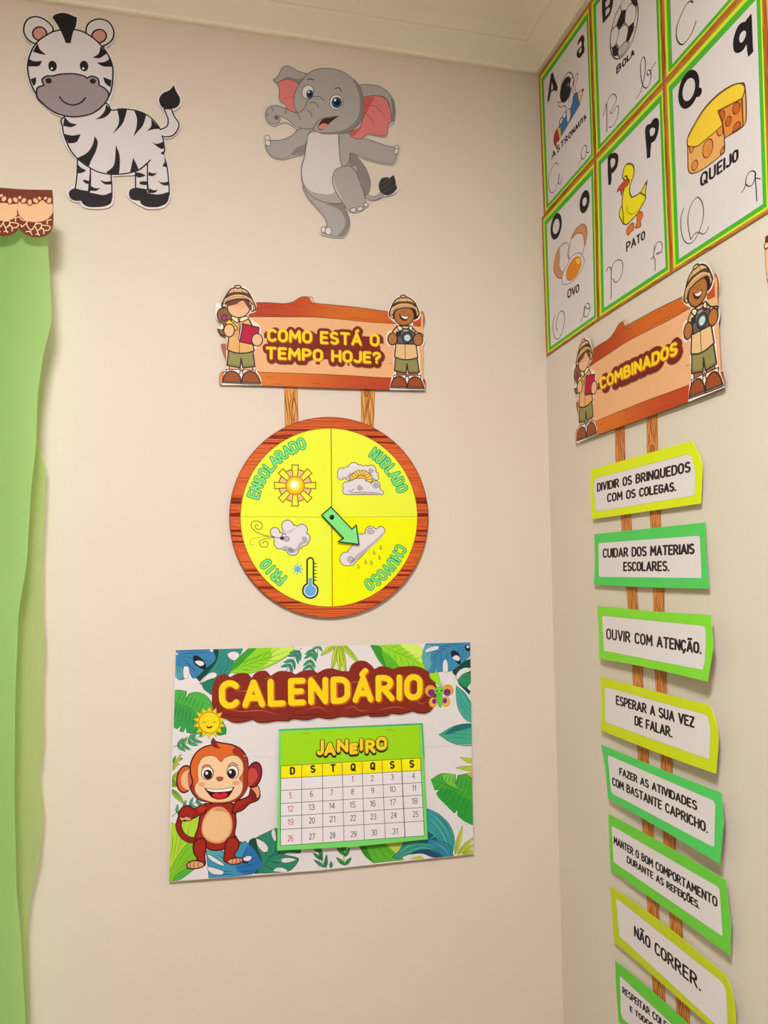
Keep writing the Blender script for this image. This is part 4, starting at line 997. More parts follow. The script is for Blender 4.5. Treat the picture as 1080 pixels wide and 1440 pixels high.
# right-hand lower side
a.frame(560, 1020, 7.2)
a.fill('625,325* 680,330 770,338* 770,392* 700,375', 'b9c83a', '5c6a1c', 4); a.fill('580,430* 660,415 770,410* 770,465* 680,455', 'b4c636', '5c6a1c', 4); a.fill('640,505* 700,485 770,475* 770,550* 700,510', 'c8b24a', '6a5a1c', 4)
a.fill('333,548* 420,495 500,488 580,500* 582,590* 605,505* 690,500 770,560* 770,1000* 680,975 600,915* 600,850* 570,890* 545,870* 570,820* 530,855* 470,790 385,695* 420,650* 370,655*', '46a63c', '1f5e24', 5)
a.fill('440,510 500,492 570,502 570,580 600,640 500,590', '78c24a'); a.fill('385,695 500,640 650,720 770,800 770,1000 680,975 600,915* 600,850* 570,890* 530,855', '2f9a3a')
veins(['338,550 450,590 600,660 770,765']+['%d,%d %d,%d' % (x, y, x+35, y-90-i*10) for i, (x, y) in enumerate(((430, 580), (465, 592), (500, 606), (535, 625), (580, 645), (620, 665), (660, 690), (700, 715)))]+['%d,%d %d,%d' % (x, y, x-60, y+70+i*18) for i, (x, y) in enumerate(((430, 590), (465, 605), (505, 622), (545, 640), (590, 660), (635, 685), (680, 710), (720, 735)))], '1f7a2c', 4.5)
a.fill('220,830* 310,850 400,890 450,930 510,990 550,1070 572,1160 560,1250 540,1330* 430,1330* 350,1300 260,1100*', '3c9a9c', '17474e', 4)
a.fill('290,1080 340,1100 400,1160 470,1330* 380,1330* 300,1200', '1f5670')
veins(['300,900 420,1010 500,1150 510,1310', '300,860 440,960 530,1100 545,1290', '300,960 400,1070 470,1200 490,1320', '320,1020 400,1120 450,1240 460,1320', '380,900 480,990 550,1150'], '1e6a78', 4.5); veins(['310,930 410,1040 485,1180 500,1320', '320,880 430,985 515,1130'], '7cc4c0', 3)
for t_, b_ in (((652, 1015), (575, 1310)), ((768, 1130), (600, 1310)), ((775, 1195), (650, 1315)), ((775, 1270), (670, 1320))): leaf(b_, t_, 26, 'a8be34', 'd6d86a', veins=False, lw=3.5)
# bottom
a.frame(440, 1160, 4.696)
leaf((38, 310), (48, 130), 1, '2f7a44', '2f7a44', veins=False)
for bx, ty in ((60, 280),): pass
for (b_, t_) in (((60, 230), (0, 185)), ((60, 240), (45, 130)), ((80, 280), (5, 230)), ((85, 280), (90, 195)), ((120, 285), (120, 240)), ((50, 180), (-10, 140))): leaf(b_, t_, 12, '2f7a48' if t_[1] < 200 else '3f8f86', '4f9f68', veins=False, lw=2.4)
for (b_, t_) in (((210, 200), (155, 145)), ((210, 210), (245, 150)), ((210, 265), (155, 215)), ((212, 265), (255, 215)), ((205, 175), (180, 130)), ((205, 175), (215, 130))): leaf(b_, t_, 13, '2f8a3c', '4aa84a', veins=False, lw=2.4)
a.line('200,140 208,270', '2f7a34', 4); a.line('20,140 50,210 90,290', '2f6a44', 4)
a.fill('300,130* 350,120* 480,110* 560,180 600,230* 500,240 400,252* 340,200', '5eb030', '2c6a1c', 3); a.fill('300,130* 345,120* 380,210 400,252* 340,200', '2f8a2c'); a.fill('470,110* 620,110* 590,150 560,190 510,150', 'c2cc50')
veins(['360,120 400,170 440,240', '400,120 440,160 500,235', '440,115 480,150 540,220', '330,130 360,180 395,240'], '3c8a24', 3)
a.fill('525,212* 570,170 600,110* 780,95* 900,130 930,210* 820,215 760,190 700,180 620,200 560,225', '2f8f80', '17474e', 3); a.fill('640,195 700,165 800,165 860,212 790,215 720,190', '1f4f6e'); a.fill('700,110 800,100 880,140 920,205 860,205 800,150', '2f7fa0')
veins(['540,210 620,150 720,125 820,150', '560,220 640,175 740,150 860,205', '580,190 640,130 740,108', '780,110 860,150 900,205'], '7cc4b4', 2.5); a.fill('640,225 700,205 730,215 720,225', 'b0c840')
# bottom left
a.frame(230, 1140, 4.696)
a.fill('500,205 560,225 610,180 700,135 745,115* 905,250* 900,280 820,275 790,290* 880,310 890,330 860,375 800,405 600,415* 620,330 560,300', '2f8468', '173a34', 3)
a.fill('560,215 605,180 620,250 650,330 620,412* 590,412* 600,330', '1c4c3c'); veins(['650,400 690,320 750,250 740,140', '690,320 640,200', '700,310 800,260', '690,330 780,350', '670,360 740,400'], '1d5a48', 4); veins(['710,300 730,200 700,140', '740,260 820,275', '700,330 860,320'], '5cae90', 2.5)
a.fill('610,180* 660,205 690,240 685,270 655,272 620,230', 'dfd8da', '173a34', 3); a.fill('715,130 735,125 745,190 730,200 712,160', 'dfd8da', '173a34', 3)
a.fill('780,318 830,310 885,322* 830,342 785,342', 'dfd8da', '173a34', 3); a.fill('720,400* 740,380 780,375 820,395 800,410*', 'dfd8da', '173a34', 2.5)
a.fill('280,260* 400,270 400,350 520,210 560,220 600,260 640,330 650,360 600,410 540,425 300,450* 295,400', '3f8fb4', '1d3f5e', 3)
a.fill('480,380 520,300 560,225 600,260 645,335 650,362 600,408 540,425', '2b6fae'); a.fill('285,262 380,265 400,340 340,300 300,290', '5aa6ae')
veins(['450,380 540,320 600,265', '460,385 560,360 640,345', '480,400 560,400 620,395', '470,420 400,420 320,430', '450,370 420,330 340,280', '455,400 380,400 310,400', '520,310 560,240', '530,350 620,300'], '1f5580', 4)
a.fill('288,290 320,300 390,345 400,362 370,358 310,325', 'dfd8da', '1d3f5e', 2.5); a.fill('290,370 340,380 395,400 385,422 330,420 295,395', 'dfd8da', '1d3f5e', 2.5)
a.fill('520,330* 550,315* 560,345* 530,350*', '16242c'); a.fill('525,320 550,300 580,302 575,325 545,335', 'dfd8da', '16242c', 2)
a.fill('45,80* 100,90 130,50 240,50 230,210* 200,330 60,470* 38,465* 42,300', 'aed23c', '4c8a1c', 3); a.fill('38,400* 120,260 200,190 240,200 250,300 200,360 100,440 60,470* 38,465*', '7cc02a', '3c7a1c', 3)
a.fill('60,462* 90,420 150,385 200,390* 110,455', '4fae3c', '2c6a1c', 3)
veins(['50,120 60,220 45,330', '90,130 80,230 60,330', '130,100 110,220 80,300', '170,90 150,170 100,270', '60,440 130,350 220,250', '80,400 160,350 220,310', '70,420 120,300 200,215'], '6aa024', 3)
a.frame(235, 1020, 6.545)
leaf((42, 420), (132, 262), 20, 'a8b840', 'c8d060', veins=False, lw=3.5); leaf((40, 520), (110, 420), 22, '8ab030', 'b8cc50', veins=False, lw=3.5); leaf((40, 560), (130, 520), 24, '7cb02c', 'a8cc3c', veins=False, lw=3.5); leaf((40, 590), (158, 722), 26, '6aa838', 'a8cc4c', veins=False, lw=3.5); leaf((40, 500), (90, 560), 18, '5a9a30', '8ab840', veins=False, lw=3.5)
# ---- title plaque
a.frame(230, 890, 2.4); a.part('title_plaque')
PLQ = '163,205 166,178 180,150 205,138 225,148 240,140 265,135 285,138 297,152* 305,140 320,130 345,128 362,145* 380,133 400,128 430,132 445,140* 470,128 500,125 520,135* 545,122 570,120 600,128 625,130* 635,108 655,95 680,95 700,108 712,122* 735,112 765,118 775,122* 800,114 850,112 880,122 905,145 922,185 915,225 905,255 885,268 860,268 840,262* 800,272 770,270 750,278 700,280 690,274* 640,282 600,280 560,288 520,282* 480,292 440,288 420,295* 380,295 350,300 320,300 300,290* 260,300 230,298 205,285 180,290 165,250'
a.fill([(x+3, y+9, k) for x, y, k in P(PLQ)], 'b9a9a6'); a.fill([(x+1, y+4, k) for x, y, k in P(PLQ)], '5c1c14')
a.fill(PLQ, '842a1e'); veins(['190,250 260,265 330,262 400,280', '300,250 340,240 380,262', '480,262 520,250 560,268', '600,262 640,248 660,262 700,262', '720,262 780,250 830,258', '820,240 850,228 870,240 890,230', '240,200 280,196 300,205', '480,150 520,145', '340,155 370,150', '620,170 660,165 700,170', '780,150 820,146', '430,215 460,212'], 'c2684a', 1.6)
veins(['180,270 260,285 330,280', '420,282 500,275 560,275', '640,270 720,272 800,262'], '5c1c14', 2.2)
a.part('lettering'); bt_ = [(184, 160), (875, 137), (875, 226), (186, 258)]
a.text('CALENDÁRIO', bt_, 'b04a18', 22, off=(5, 4), gap=.3, ins=22); a.text('CALENDÁRIO', bt_, 'c8641c', 21, off=(3, 2), gap=.3, ins=22); a.text('CALENDÁRIO', bt_, 'f4d01a', 19.5, gap=.3, ins=22)
# ---- butterfly
a.part('butterfly'); a.frame(450, 895, 4.909)
a.fill('753,262* 800,245* 800,215* 812,250* 830,310 838,345* 800,320 765,290', '9ada28', '4c9a1c', 3)
for cx_, cy_, rx, ry, c in ((762, 375, 38, 40, 'e0a030'), (882, 372, 38, 40, 'e0a030'), (780, 455, 28, 34, 'e8b028'), (868, 450, 28, 34, 'e8b028')): a.ell(cx_, cy_, rx, ry, c, line='a86a3a', lw=3)
for cx_, cy_, rx, ry in ((770, 388, 24, 24), (878, 385, 24, 24), (788, 448, 15, 18), (862, 444, 15, 18)): a.ell(cx_, cy_, rx, ry, '7a2c8c')
a.fill('805,400 840,400 845,440 838,480 830,492 815,470 808,440', '5ec83a', '2c7a1c', 2.5); a.ell(823, 376, 33, 30, '7ad43c', line='2c7a1c', lw=2.5)
for x in (807, 838): a.ell(x, 374, 7, 9, '1c1c1c'); a.ell(x-1, 371, 2.5, 3, 'ffffff')
a.line('815,390 823,397 832,390', '1c3a1c', 3); a.line('805,350 800,335 795,328', '2c7a1c', 3); a.line('838,348 845,330 842,318', '2c7a1c', 3)
# ---- little sun
a.part('sun'); a.frame(240, 900, 4.909)
pts = []
for i in range(14):
    t = 2*pi*i/14-pi/2; pts.append((267+113*cos(t), 570+113*sin(t))); t += pi/14; pts.append((267+78*cos(t), 570+78*sin(t)))
a.fill(pts, 'f2c81c', 'b8861c', 3, sm=False); a.ell(267, 570, 73, 73, 'f4d41e', line='8a6414', lw=4.5)
a.line('220,572 233,565 245,572', '7a5414', 4); a.line('290,572 302,565 315,572', '7a5414', 4); a.fill('245,590* 267,600 288,590* 282,606 267,610 252,606', '5a1c10')
# ---- monkey
a.lk = 1.5; a.part('monkey_tail'); a.frame(235, 1020, 6.545)
RD, RD2, MO = 'a0281c', '7a1c1a', '4a1418'; FB, FB2 = 'e8bc8c', 'd9a06e'
a.line('290,1050 210,1055 140,1010 105,930 120,860', MO, 52); a.line('290,1050 210,1055 140,1010 105,930 120,860', '8e2420', 40); 
a.part('monkey_body')
a.fill('330,735 400,720 540,710 600,720 640,760 630,830 635,900 620,1000 640,1040 600,1100 520,1140 420,1150 340,1110 260,1040 285,940 300,850', RD, MO, 8)
a.part('belly'); a.fill('480,748 410,765 350,830 320,920 325,1000 370,1060 440,1085 500,1080 560,1040 595,970 600,890 580,820 530,765', FB2); a.fill('480,765 420,780 355,850 330,920 332,985 375,1040 440,1065 500,1060 550,1020 580,960 585,890 565,830 530,785', FB); a.fill('420,790* 470,755 530,775 560,805* 500,790', 'd69070')
a.part('leg'); a.fill('340,1040 270,1060 240,1110 250,1180 280,1230 250,1260 300,1300 350,1280 345,1200 360,1120', RD, MO, 8); a.fill('180,1290 200,1260 260,1245 330,1262 340,1290 300,1312 240,1320 190,1312', 'dd9a72', MO, 7)
for x in (215, 250, 290): a.line([(x, 1262), (x-6, 1285), (x, 1308)], MO, 5)
a.part('leg'); a.fill('560,1040 620,1030 660,1070 655,1130 620,1190 640,1230 590,1262 525,1250 530,1170 535,1110', RD, MO, 8); a.fill('555,1262 570,1235 620,1222 680,1220 695,1240 670,1268 600,1280', 'dd9a72', MO, 7)
for x in (600, 635, 668): a.line([(x, 1226), (x+3, 1250), (x-3, 1270)], MO, 5)
a.part('arm'); a.fill('350,740 300,740 250,770 200,740 150,750 110,800 110,850 160,880 230,860 290,830 350,800', RD, MO, 8)
a.fill('112,850 130,842 150,850 170,838 195,842 215,850 225,868 190,880 160,872 135,882', 'dd9a72', MO, 5); a.line('250,770 270,800 240,845', MO, 5); a.fill('280,760 340,735 355,770 300,800', 'b83022')
a.part('arm'); a.fill('600,800 640,800 700,775 760,720 830,690 855,640 820,580 780,570 765,600 750,650 690,680 630,705', RD, MO, 8)
a.fill('765,575 790,560 815,565 835,555 850,590 855,625 845,665 822,668 815,635 790,600', 'dd9a72', MO, 5); a.fill('780,610 810,640 815,680 780,690 765,650', '7a1c1a'); a.line('650,770 720,730 745,705', MO, 5)
a.part('ear'); a.ell(165, 495, 75, 125, 'd0602c', rot=8, line=MO, lw=8); a.fill('215,420 160,430 130,480 135,550 180,590 220,580', 'e8b48c'); a.fill('215,430 190,450 200,570 235,580', 'c4604a')
a.part('ear'); a.ell(800, 455, 68, 118, '8e2430', rot=12, line=MO, lw=8); a.fill('740,420 790,395 830,430 825,490 780,545 735,550', 'c4483c'); 
a.part('head'); a.fill('415,180* 410,150 425,120* 450,150 520,165 600,180 680,220 735,300 745,400 735,480 740,560 700,640 640,690 560,712 470,718 380,705 290,680 240,630 215,570 235,520 215,440 220,340 270,250 340,200', 'd9662a', MO, 8)
a.fill('640,195 700,250 738,320 745,420 735,500 742,560 700,640 620,700 560,712 600,680 690,600 700,480 690,330 600,250', '9a3426'); a.fill('280,660 240,610 222,570 245,540 290,640 380,690 500,700 420,715', '9a3426')
a.fill('412,180* 410,150 425,120* 450,150 470,190 500,215* 440,205', '7a2a1c')
a.part('face'); a.fill('495,335 450,290 390,278 325,300 285,370 280,450 285,510 255,560 262,620 310,670 400,705 500,712 600,690 670,640 698,570 690,520 665,490 700,430 695,340 650,285 590,278 530,300', 'ecc79e', 'a05a34', 4)
a.ell(320, 545, 34, 22, 'dfa27c'); a.ell(635, 530, 34, 22, 'dfa27c')
a.part('eye'); a.ell(372, 435, 60, 68, 'd09a80'); a.ell(370, 440, 54, 60, 'eee6e2', line='6a3a2c', lw=4); a.ell(375, 452, 40, 44, '241a1c'); a.ell(364, 440, 12, 14, 'ffffff')
a.part('eye'); a.ell(605, 425, 58, 68, 'd09a80'); a.ell(604, 430, 52, 60, 'eee6e2', line='6a3a2c', lw=4); a.ell(595, 443, 40, 44, '241a1c'); a.ell(582, 430, 12, 14, 'ffffff')
a.part('eyebrow'); a.line('320,390 350,365 400,372', '8a4a34', 8)
a.part('eyebrow'); a.line('560,375 600,345 650,370', '8a4a34', 8)
a.part('nose'); a.fill('452,480 485,470 518,480 512,505 485,518 458,505', 'a8563c')
a.part('mouth'); a.fill('345,578* 420,590 500,588 617,568* 590,620 550,665 480,680 420,665 380,625', '3c0e12', '5a1c14', 4); a.fill('360,582* 420,592 500,590 605,572* 585,600 500,612 420,612 375,598', 'f0eae8'); a.fill('415,640 450,622 485,632 520,618 555,630 540,660 480,675 430,662', 'd4242c'); a.line('435,700 480,706 520,698', 'b8764c', 4)
a.frame(0, 0, 1); a.part('fold_crease'); a.line([(343, 1063), (390, 1066)], 'cfc8ca', .7, sm=False); a.part('fold_crease'); a.line([(597, 1051), (664, 1047)], 'cbc4c6', .8, sm=False)
a.done()

# ================================================================== the month sheet taped on the calendar
a = Art('month_sheet', 'green-bordered JANEIRO page of day numbers mounted on the calendar poster', 'calendar page', off=.011, tilt=(0, -.03), ref=(490, 1020), lead='paper')
a.frame(380, 1010, 4.696)
a.sheet('58,75* 1005,32* 1040,800* 560,848* 45,875*', '76d468', sm=False)
a.part('header_panel'); a.fill('75,92* 985,48* 990,262* 70,315*', '9bd61a', sm=False)
a.line('60,78 1003,38', '4caa5c', 10, sm=False); a.line('1002,38 1015,250', '4caa5c', 8, sm=False)
def lx(f, t): return f[0]+(f[1]-f[0])*t
cols_t = [70, 208, 345, 475, 606, 738, 865, 992]; cols_b = [68, 208, 348, 487, 622, 760, 890, 1018]
rl = [315, 398, 478, 563, 648, 735, 842]; rr = [262, 345, 425, 508, 590, 680, 778]
def pt(ci, ri):
    t = (rl[ri]-315)/(842-315); x = cols_t[ci]*(1-t)+cols_b[ci]*t; u = (x-70)/(992-70); return (x, rl[ri]*(1-u)+rr[ri]*u)
a.part('weekday_row'); a.fill([pt(0, 0), pt(7, 0), pt(7, 1), pt(0, 1)], 'f4e60a', sm=False)
a.part('day_grid'); a.fill([pt(0, 1), pt(7, 1), pt(7, 6), pt(0, 6)], 'e4dde2', sm=False)
a.step(); a.hold = True
for i in range(8): a.line([pt(i, 0), pt(i, 6)], '3a3436' if i != 6 else '2a2426', 3.4 if i != 6 else 5, sm=False)
for j in range(7): a.line([pt(0, j), pt(7, j)], '3a3436', 3.2, sm=False)
a.hold = False
a.part('weekday_lettering'); a.step(); a.hold = True
for s_, x, y in (('D', 147, 346), ('S', 282, 334), ('T', 415, 328), ('Q', 548, 322), ('Q', 677, 315), ('S', 806, 307), ('S', 935, 300)):
    a.text(s_, [(x-17, y-24), (x+17, y-26), (x+17, y+26), (x-17, y+28)], '28201c', 11)
days = [(1, 543, 401), (2, 674, 396), (3, 806, 388), (4, 946, 380), (5, 134, 509), (6, 273, 500), (7, 406, 491), (8, 543, 484), (9, 676, 476), (10, 808, 468), (11, 950, 461), (12, 134, 597), (13, 274, 587), (14, 408, 578), (15, 545, 571), (16, 678, 563), (17, 811, 554), (18, 954, 546),
        (19, 134, 684), (20, 275, 675), (21, 410, 665), (22, 547, 658), (23, 681, 650), (24, 816, 640), (25, 960, 633), (26, 134, 792), (27, 276, 781), (28, 412, 773), (29, 551, 765), (30, 687, 755), (31, 824, 747)]
for n_, x, y in days:
    s_ = str(n_); w_ = 9 if len(s_) == 1 else 19
    if s_ == '1': w_ = 5
    if s_ == '11': w_ = 12
    red = n_ in (5, 12, 19, 26); a.part('day_number', 'red Sunday number' if red else None)
    a.text(s_, [(x-w_, y-19), (x+w_, y-20.5), (x+w_, y+19.5), (x-w_, y+21)], 'b8525c' if red else '4a4446', 4.2, gap=.2)
a.hold = False
a.part('month_lettering')
jl = [('J', 312, 148, 350, 240), ('A', 360, 165, 428, 243), ('N', 445, 145, 512, 222), ('E', 528, 170, 576, 234), ('I', 592, 138, 612, 212), ('R', 632, 147, 692, 228), ('O', 704, 128, 768, 208)]
for col_, w_, off_ in (('1e1814', 33, (0, 10)), ('1e1814', 33, (0, 2)), ('c8901c', 23, (0, 2)), ('f4ce20', 20, (0, -1))):
    a.step(); a.hold = True
    for ch, x0, y0, x1, y1 in jl: a.text(ch, [(x0, y0), (x1, y0-3), (x1, y1-3), (x0, y1)], col_, w_, off=off_, ins=12)
    a.hold = False
a.line('205,104 225,100 262,104', '6fa014', 3); a.line('770,75 800,78 818,84', '6fa014', 3)
a.done()

# ================================================================== rule signs on the right wall
F4, F5, F6 = (810, 600, 4.696), (810, 840, 4.696), (830, 1130, 4.645)
def px(fr, s): return [(fr[0]+x/fr[2], fr[1]+y/fr[2], k) for x, y, k in P(s)]
LIME, GRN, MID = 'd6e31c', '54cb60', '82d838'
def rule(word, col, outer, inner, texts, w_, tilt, off, lab, edge=None):
    ref = (outer[0][0], outer[0][1])
    a = Art('rule_sign', lab, 'rule sign', wall='right', off=off, tilt=(tilt[0]*.3, tilt[1]*.6), ref=ref, lead='card', group='classroom rule signs')
    a.frame(0, 0, 1)
    a.sheet(outer, col, n=4, t=.001)
    a.part('white_panel'); a.fill(inner, 'ded6da', line='9aa86a' if col != GRN else '6aa878', lw=.4, sm=False)
    a.part('lettering'); a.ax = 1.75
    for t, b in texts: a.text(t, b, '26191c', w_*1.12, gap=.25)
    return a.done()
C_ = lambda s: ' '.join(t+'*' for t in s.split())
rule('dividir', LIME, px(F4, '98,285* 765,92* 822,215 832,310 822,508* 108,612* 96,450'), px(F4, '122,350 135,338 740,182 762,190 788,300 785,440 772,456 132,562* 118,430'),
     [('DIVIDIR OS BRINQUEDOS', px(F4, '137,374 760,225 760,300 137,432')), ('COM OS COLEGAS.', px(F4, '203,442 663,362 663,424 203,502'))], 2.05, (0, -.06), .004,
     'yellow-green arrow-ended rule card, topmost of the stack, about sharing toys')
rule('cuidar', GRN, px(F4, '120,710* 850,633* 860,860 877,1070* 500,1062 115,1043* 125,900'), px(F4, '148,775 155,768 805,719 818,728 830,990 822,1001 158,992 150,985'),
     [('CUIDAR DOS MATERIAIS', px(F4, '175,805 785,770 785,842 175,868')), ('ESCOLARES.', px(F4, '310,893 620,885 620,955 310,955'))], 2.05, (0, -.05), .005,
     'green rule card second from the top, about caring for school materials')
rule('ouvir', MID, px(F5, '138,55* 500,92 890,115* 905,330* 868,558* 480,465 152,405* 150,230'), px(F5, '172,128 182,122 840,188 855,200 858,300 850,420 838,480 185,353* 178,240'),
     [('OUVIR COM ATENÇÃO.', px(F5, '197,203 830,298 830,375 197,276'))], 2.1, (.10, -.10), .005,
     'bright green rule card with pointed right end, third from the top, about listening with attention')
rule('esperar', 'ccd81c', px(F5, '158,523* 520,620 880,712* 915,790 938,930 922,1165* 560,1035 162,878* 172,700'), px(F5, '190,600 200,592 850,773 872,790 887,860 882,1062 874,1070 200,828 192,815'),
     [('ESPERAR A SUA VEZ', px(F5, '262,645 785,790 785,865 262,708')), ('DE FALAR.', px(F5, '385,780 640,858 640,930 385,843'))], 2.0, (.06, -.06), .006,
     'yellow-green rule card fourth from the top, about waiting your turn to speak')
rule('fazer', GRN, px((0, 0, 1), '845,1047* 910,1074 1014,1115* 1017,1150 1016,1170 1012,1215* 933,1168 855,1123* 851,1080'), px((0, 0, 1), '854.5,1063 856,1062 1002,1125 1006,1131 1004.5,1190 1002,1191 862,1116.5 859,1112'),
     [('FAZER AS ATIVIDADES', px(F5, '285,1122 803,1347 803,1412 285,1172')), ('COM BASTANTE CAPRICHO.', px((0, 0, 1), '860.7,1092.3 996,1157 996,1172.5 860.7,1104'))], 1.8, (.08, -.07), .006,
     'green rule card fifth from the top, about doing activities carefully')
rule('manter', '6dcb40', px(F6, '118,68* 480,265 885,500* 905,690 918,800 912,995* 560,735 132,432* 125,250'), px(F6, '140,152 148,148 830,540 845,560 848,600 864,858 858,864 165,392 152,378'),
     [('MANTER O BOM COMPORTAMENTO', px(F6, '153,212 832,614 832,682 153,262')), ('DURANTE AS REFEIÇÕES.', px(F6, '238,338 715,642 715,692 238,385'))], 1.55, (.04, -.05), .005,
     'mid-green rule card sixth from the top, about good behaviour during meals')
rule('correr', 'c0cc1e', px((0, 0, 1), '858,1246* 933,1299 1019.5,1371* 1027,1386 1032.4,1412 1034.5,1436 1034,1475* 993,1438 944.4,1395.6 900,1355.6 863.4,1325* 861,1290'), px((0, 0, 1), '866.2,1264.5 868,1264 1012,1378 1018,1385 1021,1394 1023.3,1440 1022,1455* 1005,1440 878,1323 871,1317'),
     [('NÃO CORRER.', px(F6, '287,795 725,1135 725,1232 287,865'))], 2.15, (.05, -.05), .005,
     'olive-yellow rule card seventh from the top, forbidding running')
rule('respeitar', '66c63c', px((0, 0, 1), '864.9,1350.7* 915,1392 968,1440 1030,1500* 1034,1560* 930,1480 870,1437* 866.5,1390'), px((0, 0, 1), '871.6,1372.2* 1020,1510* 1020,1553* 884,1440 876,1433 873,1424'),
     [('RESPEITAR COLEGAS', px(F6, '210,1192 590,1500 590,1556 210,1238')), ('E TODOS', px(F6, '258,1318 415,1440 415,1482 258,1355'))], 1.5, (.04, -.04), .005,
     'green rule card cut off by the bottom of the photograph')

# ================================================================== alphabet posters
BKK = '1d1519'
def poster(letter, corners, lab, clipb=0.0, offz=0.0):
    a = Art('letter_poster', lab, 'letter poster', wall='right', off=.0022+offz, ref=corners[3], lead='border', group='alphabet posters')
    a.frame(0, 0, 1)
    H = homog([(0, 0), (1, 0), (1, 1.36), (0, 1.36)], corners)
    a.mpp = {'A': .0022, 'O': .0022, 'B': .002, 'P': .002, 'C': .0018}.get(letter, .0014)
    a.ax = 1.5; a.mpp /= 1.1
    a.lk = {'A': 1.9, 'B': 1.9, 'Q': 1.6}.get(letter, 2.4)
    def rect(l, t=None, r=None, b=None):
        t = l if t is None else t; r = l if r is None else r; b = l if b is None else b
        return [H(l, t), H(1-r, t), H(1-r, 1.36-b), H(l, 1.36-b)]
    a.sheet([(x, y, 1) for x, y in rect(0.0)], 'c07c34', sm=False)
    a.part('wood_grain'); rnd = random.Random(ord(letter)); a.step(); a.hold = True
    for (p, q) in (((.014, .014), (.986, .014)), ((.986, .014), (.986, 1.346)), ((.014, 1.346), (.986, 1.346)), ((.014, .014), (.014, 1.346))):
        for k in range(5):
            t0 = rnd.uniform(0, .8); t1 = min(1, t0+rnd.uniform(.15, .4)); jx = rnd.uniform(-.01, .01)
            pts = [H(p[0]+(q[0]-p[0])*t+(jx+.006*sin(t*30) if p[0] == q[0] else 0), p[1]+(q[1]-p[1])*t+(jx+.006*sin(t*30) if p[1] == q[1] else 0)) for t in [t0+(t1-t0)*i/6 for i in range(7)]]
            a.line(pts, rnd.choice(['8a4514', '9a5018']), rnd.uniform(.7, 1.3), sm=False, taper='both')
    a.hold = False
    a.line([(x, y) for x, y in rect(.004)], '96602a', .9, closed=True, sm=False)
    a.part('yellow_green_frame'); a.fill([(x, y) for x, y in rect(.032, .036, .020, .022)], 'c9e02e', sm=False)
    a.part('green_frame'); a.fill([(x, y) for x, y in rect(.058, .064, .032, .036)], '4cae32', sm=False)
    a.part('white_panel'); a.fill([(x, y) for x, y in rect(.100, .112, .062, .066)], 'd8d0d2', sm=False)
    return a
nA = [(757.3, 106.5), (829, 3.5), (836.5, 222), (765, 303.5)]
nB = [(829, 3.5), (925.5, -140), (933.5, 116.5), (836.5, 222)]
nC = [(925.5, -140), (1068, -345), (1074, -42), (933.5, 116.5)]
nO = [(761.8, 306), (836.5, 222), (841, 450.5), (768.5, 501)]
nP = [(836.5, 222), (933.5, 116.5), (944, 384.3), (841, 450.5)]
nQ = [(933.5, 116.5), (1073.5, -41), (1084, 296), (944, 384.3)]
nD = [(1068, -345), (1200, -560), (1215, -195), (1074, -42)]
nR = [(1073.5, -41), (1215, -195), (1224, 205), (1084, 296)]
a = poster('A', nA, 'letter A poster with a black-visored astronaut, touching the room corner')
a.part('capital_letter'); a.frame(755, 20, 8)
a.line('172,672 150,800 128,975', BKK, 17, taper=False); a.line('172,675 195,760 215,850', BKK, 24); a.line('150,870 180,850 205,840', BKK, 17)
a.fill('155,680* 172,662 185,690 228,800 230,850 215,862 200,830 180,860 160,875 140,970 125,982* 120,960', BKK); a.fill('168,770 182,830 162,855', 'd0c8ca')
a.part('small_letter'); a.fill('452,335* 478,275 515,232 534,270 530,340 537,385* 532,425 512,455* 490,485 465,493 447,465 452,420 475,380 500,362* 505,330 498,300* 480,320 465,345*', BKK); a.fill('488,438 473,430 480,395 497,378 503,400', 'd0c8ca')
a.part('astronaut_picture')
a.fill('265,990 238,990 245,1030 270,1045 310,1030 330,1060 310,1120 260,1180 255,1240 300,1230 330,1180 345,1225 375,1180 380,1060 420,960 445,900 430,830 450,740 458,680 445,668 425,720 410,800 370,880 330,960', 'd6ced0', '3a3236', 3)
a.fill('230,1290* 255,1250 385,1050 410,920 455,890 480,1000 470,1040 380,1190 275,1370*', '3a70a8', '1e2a3c', 3); a.fill('228,1285* 262,1265* 275,1375* 250,1410*', 'e6b83a', '6a4a1c', 2); a.fill('228,1300 252,1410 220,1440* 225,1500 200,1470 188,1420 200,1340', 'b02a34', '4a1c1c', 2)
a.fill('455,890* 520,838* 505,930 475,1010*', 'e0b88a', '4a3a2c', 3); a.fill('505,858* 527,832* 522,880*', BKK)
a.fill('335,1100 370,1060 380,1120 370,1180 345,1225 335,1170', 'd6ced0', '3a3236', 3); a.fill('255,1240 262,1190 290,1165 285,1210', 'd6ced0', '3a3236', 3); a.fill('290,1165 300,1110 330,1100 320,1160', 'd6ced0', '3a3236', 3)
a.ell(340, 810, 66, 160, 'd6ced0', rot=12, line='3a3236', lw=4); a.ell(325, 848, 58, 148, BKK, rot=12, line='5a5256', lw=3); a.ell(352, 790, 9, 22, '8a8288', rot=12)
a.fill('370,800 385,730 405,710 412,745 400,800 380,830', 'd6ced0', '3a3236', 3)
a.line('350,990 360,960 375,940', '3a3236', 5); a.line('415,850 405,880 425,900', '3a3236', 4)
a.part('word'); a.frame(740, 0, 3.176); a.text('ASTRONAUTA', P('112,684 266,508 268,528 112,716'), BKK, 4.8, gap=.3)
a.frame(750, 190, 9.6); a.part('cursive_capital')
a.line('330,400 320,378 290,385 240,470 210,580 208,690 225,760 250,778 285,755 320,680 345,590 350,520 340,610 350,660 375,640 390,575', '2c2428', 7)
